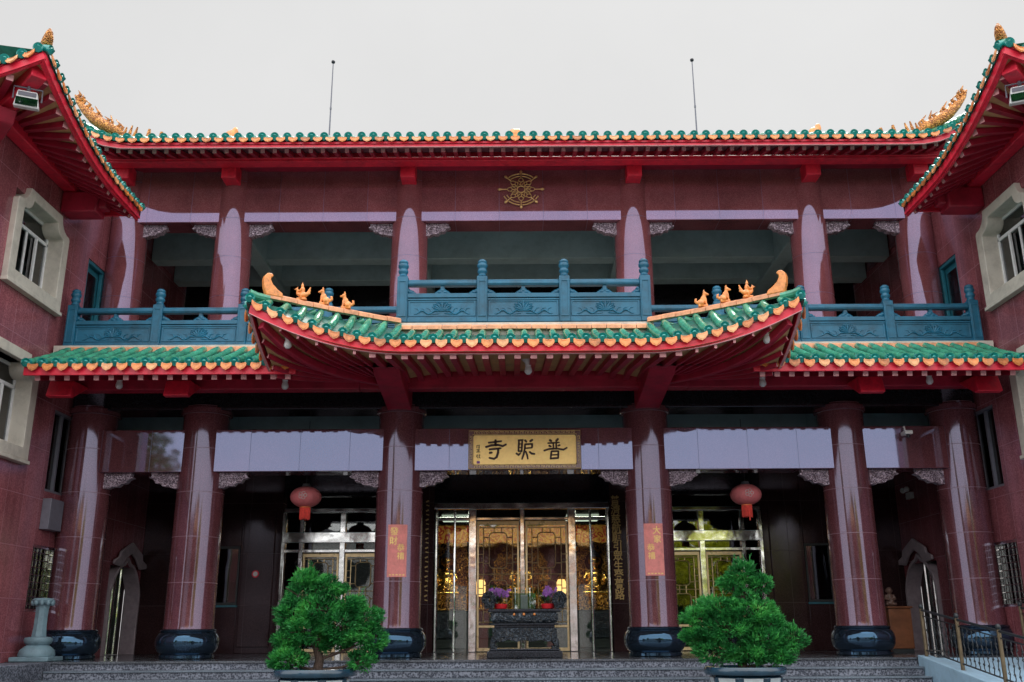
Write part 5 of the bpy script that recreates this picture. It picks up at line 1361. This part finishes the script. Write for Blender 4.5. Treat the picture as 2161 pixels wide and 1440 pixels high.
def juniper(p, clumps, label, seed, mt, trunk):
    rnd = random.Random(seed)
    t = thing('juniper_tree', label, 'tree', p, 'potted junipers in front of the steps')
    mb = MB()
    P0 = Vector(p)
    tr_ = [P0 + Vector(q) for q in trunk]
    mb.tube([tr_[0] - Vector((0, 0, .04))] + tr_, [.09] + [.075 - .05 * i / len(tr_) for i in range(len(tr_))], 10)
    for (cx, cy, cz, rx, ry, rz) in clumps:
        c = P0 + Vector((cx, cy, cz))
        b = min(tr_, key=lambda q: (q - c).length + (.4 if q.z > c.z else 0))
        md = b.lerp(c, .55) + Vector((rnd.uniform(-.04, .04), rnd.uniform(-.04, .04), -.03))
        mb.tube([b, md, c], [.032, .02, .01], 6)
        for k in range(5):
            e = c + Vector((rnd.uniform(-1, 1) * rx * .8, rnd.uniform(-1, 1) * ry * .8, rnd.uniform(-.4, .7) * rz))
            mb.tube([md.lerp(c, rnd.random()), e], [.010, .004], 4)
    mb.build('trunk', M['bark'], t, smooth=60)
    lf = MB(); V_ = lf.v; F_ = lf.f
    for (cx, cy, cz, rx, ry, rz) in clumps:
        rx, ry, rz = rx * .93, ry * .93, rz * .86; c = P0 + Vector((cx, cy, cz)); area = (rx * ry + rx * rz + ry * rz)
        nsp = int(5200 * area)
        # sub-tufts give each pad a lumpy outline
        tufts = [Vector((rnd.gauss(0, 1), rnd.gauss(0, 1), rnd.gauss(.15, 1))).normalized() for _ in range(15)]
        for _ in range(nsp):
            if rnd.random() < .75:
                d = (rnd.choice(tufts) + Vector((rnd.gauss(0, .24), rnd.gauss(0, .24), rnd.gauss(0, .24)))).normalized()
            else: d = Vector((rnd.gauss(0, 1), rnd.gauss(0, 1), rnd.gauss(0, 1))).normalized()
            lump = max(d.dot(q) for q in tufts); rad = (.78 + .30 * max(0, (lump - .8) / .2)) * rnd.uniform(.6, 1.02)
            b = c + Vector((d.x * rx, d.y * ry, d.z * rz)) * rad
            g = (Vector((d.x, d.y, d.z * .7 + .55)) + Vector((rnd.gauss(0, .35), rnd.gauss(0, .35), rnd.gauss(0, .3)))).normalized()
            ln = rnd.uniform(.04, .095)
            for k in range(3):
                g2 = (g + Vector((rnd.gauss(0, .4), rnd.gauss(0, .4), rnd.gauss(0, .35)))).normalized()
                sd = g2.cross(Vector((rnd.gauss(0, 1), rnd.gauss(0, 1), rnd.gauss(0, 1)))).normalized() * rnd.uniform(.005, .009)
                i = len(V_); V_ += [b - sd, b + sd, b + g2 * ln * .6 + sd * .9, b + g2 * ln, b + g2 * ln * .6 - sd * .9]
                F_.append([i, i + 1, i + 2, i + 3, i + 4]); lf.m.append(0)
    # a few long shoots sticking out of the top
    top = max(clumps, key=lambda q: q[2])
    for _ in range(26):
        q = rnd.choice(clumps); b = P0 + Vector((q[0] + rnd.uniform(-.6, .6) * q[3], q[1] + rnd.uniform(-.5, .5) * q[4], q[2] + q[5] * .75)); g = Vector((rnd.gauss(0, .4), rnd.gauss(0, .4), 1)).normalized()
        for k in range(9):
            o = b + g * .016 * k; dd = (g + Vector((rnd.gauss(0, .7), rnd.gauss(0, .7), .2))).normalized() * .045; sd = dd.cross(Vector((0, 1, .3))).normalized() * .006
            i = len(V_); V_ += [o - sd, o + sd, o + dd]; F_.append([i, i + 1, i + 2]); lf.m.append(0)
    lf.build('crown', mt, t, smooth=180)
juniper((-3.14, -5., 1.05), [(-.22, 0, 1.30, .22, .2, .20), (.10, -.02, 1.18, .30, .26, .20), (-.30, .02, 1.06, .28, .26, .22), (-.42, 0, .80, .27, .26, .22), (.02, -.10, .86, .36, .30, .24), (.42, 0, .92, .28, .26, .20), (.70, .02, .74, .26, .24, .22), (.36, -.14, .62, .32, .28, .24), (.78, 0, .46, .24, .24, .22), (-.22, -.12, .56, .34, .28, .22), (-.46, 0, .44, .24, .24, .2), (-.42, -.1, .16, .32, .26, .18), (.66, -.05, .14, .22, .22, .16), (.2, .12, .42, .30, .26, .2)],
        'bushy round potted juniper in front of the left middle column', 11, M['leaf'], [(0, 0, 0), (.03, 0, .16), (-.04, .02, .34), (.06, .02, .55), (.0, 0, .85), (-.08, 0, 1.15)])
juniper((3.17, -5., 1.05), [(.06, 0, 1.38, .24, .22, .20), (-.10, 0, 1.22, .20, .2, .15), (.34, 0, 1.20, .22, .2, .14), (.08, -.05, 1.03, .19, .18, .12), (-.30, -.05, .86, .36, .3, .2), (.16, -.10, .80, .40, .32, .22), (.42, 0, .64, .27, .26, .17), (-.62, 0, .72, .28, .26, .2), (-.66, -.04, .44, .26, .26, .2), (-.22, -.14, .56, .38, .3, .22), (.30, -.14, .40, .36, .3, .2), (.74, 0, .40, .28, .26, .22), (-.40, -.1, .24, .36, .28, .18), (.10, -.1, .20, .34, .28, .16), (.50, -.05, .18, .28, .24, .16)],
        'tiered potted juniper with a narrow top in front of the right middle column', 23, M['leaf2'], [(0, 0, 0), (-.03, 0, .14), (.05, .02, .34), (-.02, .02, .6), (.05, 0, .9), (.06, 0, 1.25)])

# ------------------------------------------------------------------ across the forecourt (mirrored in the glass and steel; gate and wooded strip added for it)
g = thing('forecourt_house', 'white house across the forecourt mirrored in the left doors', 'house', (-14, -42, 0))
MB().box(-24, -6, -48, -42, 0, 8.2).build('wall', M['bwhite'], g)
MB().box(-24.4, -5.6, -48.4, -41.6, 8.2, 8.6).build('roof', M['gray'], g)
for i in range(5):
    for z in (1.2, 4.8): MB().box(-23 + 3.4 * i, -21 + 3.4 * i, -41.98, -41.9, z, z + 1.7).build('window', M['room'], g)
g = thing('reflection_gate', 'made-up gate with orange roof behind the viewer, added to colour the steel reflections', 'gate', (0, -42, 0))  # added to give the steel posts orange, rose and white reflections
for x in (-5.6, -2.4, 2.4, 5.6): MB().tube([(x, -40.4, 0), (x, -40.4, 7.2)], .4, 14).build('column', M['rosewall'], g, smooth=60)
MB().box(-6.2, 6.2, -43.5, -41, 4.7, 7.4).build('upper_wall', M['rosewall'], g)
MB().box(-6.2, -2.6, -43.4, -41, 0, 4.695).build('lower_wall', M['bwhite'], g); MB().box(2.6, 6.2, -43.4, -41, 0, 4.695).build('lower_wall', M['bwhite'], g)
for hw, z, h_ in ((7., 7.41, 1.6),):
    MB().add([(-hw, -45, z), (hw, -45, z), (hw, -39.4, z), (-hw, -39.4, z), (-hw * .7, -42.2, z + h_), (hw * .7, -42.2, z + h_)], [(3, 2, 1, 0), (0, 1, 5, 4), (2, 3, 4, 5), (1, 2, 5), (3, 0, 4)]).build('roof', M['roof_y'], g)
def far_tree(p, h, r_, mt, label, seed):
    rnd = random.Random(seed)
    t = thing('forecourt_tree', label, 'tree', p)
    MB().tube([p, (p[0] + .2, p[1], h * .5), (p[0], p[1], h * .8)], [.28, .2, .08], 8).build('trunk', M['bark'], t)
    lf = MB()
    for _ in range(2600):
        d = Vector((rnd.gauss(0, 1), rnd.gauss(0, 1), rnd.gauss(0, 1))).normalized() * rnd.uniform(.5, 1)
        c = Vector((p[0] + d.x * r_, p[1] + d.y * r_, h * .62 + d.z * h * .38)); a = Vector((rnd.gauss(0, 1), rnd.gauss(0, 1), rnd.gauss(0, 1))).normalized() * .3; b = a.cross(Vector((rnd.gauss(0, 1), rnd.gauss(0, 1), 1))).normalized() * .2
        lf.add([c - a, c + b, c + a, c - b], [(0, 1, 2, 3)])
    lf.build('crown', mt, t)
far_tree((14.5, -40, 0), 9.5, 5.0, M['bamboo'], 'yellow green bamboo clump across the forecourt mirrored in the right doors', 1)
far_tree((-24, -39, 0), 15, 3.6, M['leaf'], 'dark green tree across the forecourt mirrored in the left lintel', 2)

rnd = random.Random(5); lf = MB()  # unseen trees added to darken what the glass and columns reflect
for _ in range(13000):
    x = rnd.uniform(-75, 75); hgt = 6. + 5.5 * math.exp(-(x / 15) ** 4) + .8 * math.sin(x * .31) + .6 * math.sin(x * .83 + 1); c = Vector((x, -58 + rnd.uniform(-3, 3), rnd.uniform(.2, hgt)))
    a = Vector((rnd.gauss(0, 1), rnd.gauss(0, 1), rnd.gauss(0, 1))).normalized() * .75; b = a.cross(Vector((rnd.gauss(0, 1), rnd.gauss(0, 1), 1))).normalized() * .5
    lf.add([c - a, c + b, c + a, c - b], [(0, 1, 2, 3)])
tag(lf.build('reflection_treeline', M['leaf'], None), 'unseen wooded strip added to darken reflections in glass and columns', 'trees', kind='stuff')
# ------------------------------------------------------------------ sky, sun, camera
SUN_EL, SUN_AZ = R(58), R(20)     # azimuth clockwise from +Y: high behind the temple, so its front lies in open shade
w = bpy.data.worlds.new('World'); scene.world = w; w.use_nodes = True
nt = w.node_tree; nt.nodes.clear()
out = nt.nodes.new('ShaderNodeOutputWorld'); bg = N(nt, 'ShaderNodeBackground', Strength=.1)
sky = nt.nodes.new('ShaderNodeTexSky'); sky.sky_type = 'NISHITA'; sky.sun_disc = False
sky.sun_elevation = SUN_EL; sky.sun_rotation = SUN_AZ; sky.dust_density = 6.; sky.air_density = 1.; sky.altitude = 0
hs = N(nt, 'ShaderNodeHueSaturation', Saturation=.12, Value=.8); L(nt, sky.outputs[0], hs.inputs['Color'])
tc = nt.nodes.new('ShaderNodeTexCoord'); sep = nt.nodes.new('ShaderNodeSeparateXYZ'); L(nt, tc.outputs['Generated'], sep.inputs[0])
# overcast veil: thinner and darker beyond the temple, brighter over the open forecourt behind the viewer
veil = ramp(nt, mathn(nt, 'MULTIPLY_ADD', sep.outputs['Y'], -.5, .5), [(0., (7.8, 7.8, 7.78)), (.36, (7.8, 7.79, 7.78)), (.62, (18., 18., 18.4)), (1., (25., 24.8, 24.8))])
zen = ramp(nt, sep.outputs['Z'], [(.60, (1., 1., 1.)), (1., (1.9, 1.9, 1.9))]); veil = mix(nt, 1., veil, zen, 'MULTIPLY')
cl = noise(nt, tc.outputs['Generated'], 2.2, 5, .6)
veil = mix(nt, 1., veil, ramp(nt, cl, [(.3, (.945,) * 3), (.7, (1.025,) * 3)]), 'MULTIPLY')
L(nt, mix(nt, .93, hs.outputs[0], veil), bg.inputs['Color']); L(nt, bg.outputs[0], out.inputs[0])

sl = bpy.data.lights.new('sun', 'SUN'); sl.energy = 2.6; sl.angle = R(25); sl.color = (1., .96, .9)
so_ = bpy.data.objects.new('sun', sl); C.objects.link(so_)
dv = Vector((math.sin(SUN_AZ) * math.cos(SUN_EL), math.cos(SUN_AZ) * math.cos(SUN_EL), math.sin(SUN_EL)))
so_.rotation_euler = dv.to_track_quat('Z', 'Y').to_euler(); so_.location = dv * 60

cam = bpy.data.cameras.new('camera'); co = bpy.data.objects.new('camera', cam); C.objects.link(co)
cam.sensor_width = 36.; cam.lens = 36. * 2025 / 2161; cam.clip_end = 2000; cam.clip_start = .05
co.location = (-.23, -20., 1.6)
co.rotation_euler = (Matrix.Rotation(PI / 2 + R(16.8), 3, 'X') @ Matrix.Rotation(-.0055, 3, 'Z')).to_euler()
scene.camera = co
scene.view_settings.view_transform = 'Standard'; scene.view_settings.look = 'None'; scene.view_settings.exposure = 0
scene.render.engine = 'CYCLES'
scene.cycles.use_denoising = True
scene.cycles.max_bounces = 8; scene.cycles.glossy_bounces = 5; scene.cycles.transparent_max_bounces = 12
scene.cycles.caustics_reflective = False; scene.cycles.caustics_refractive = False
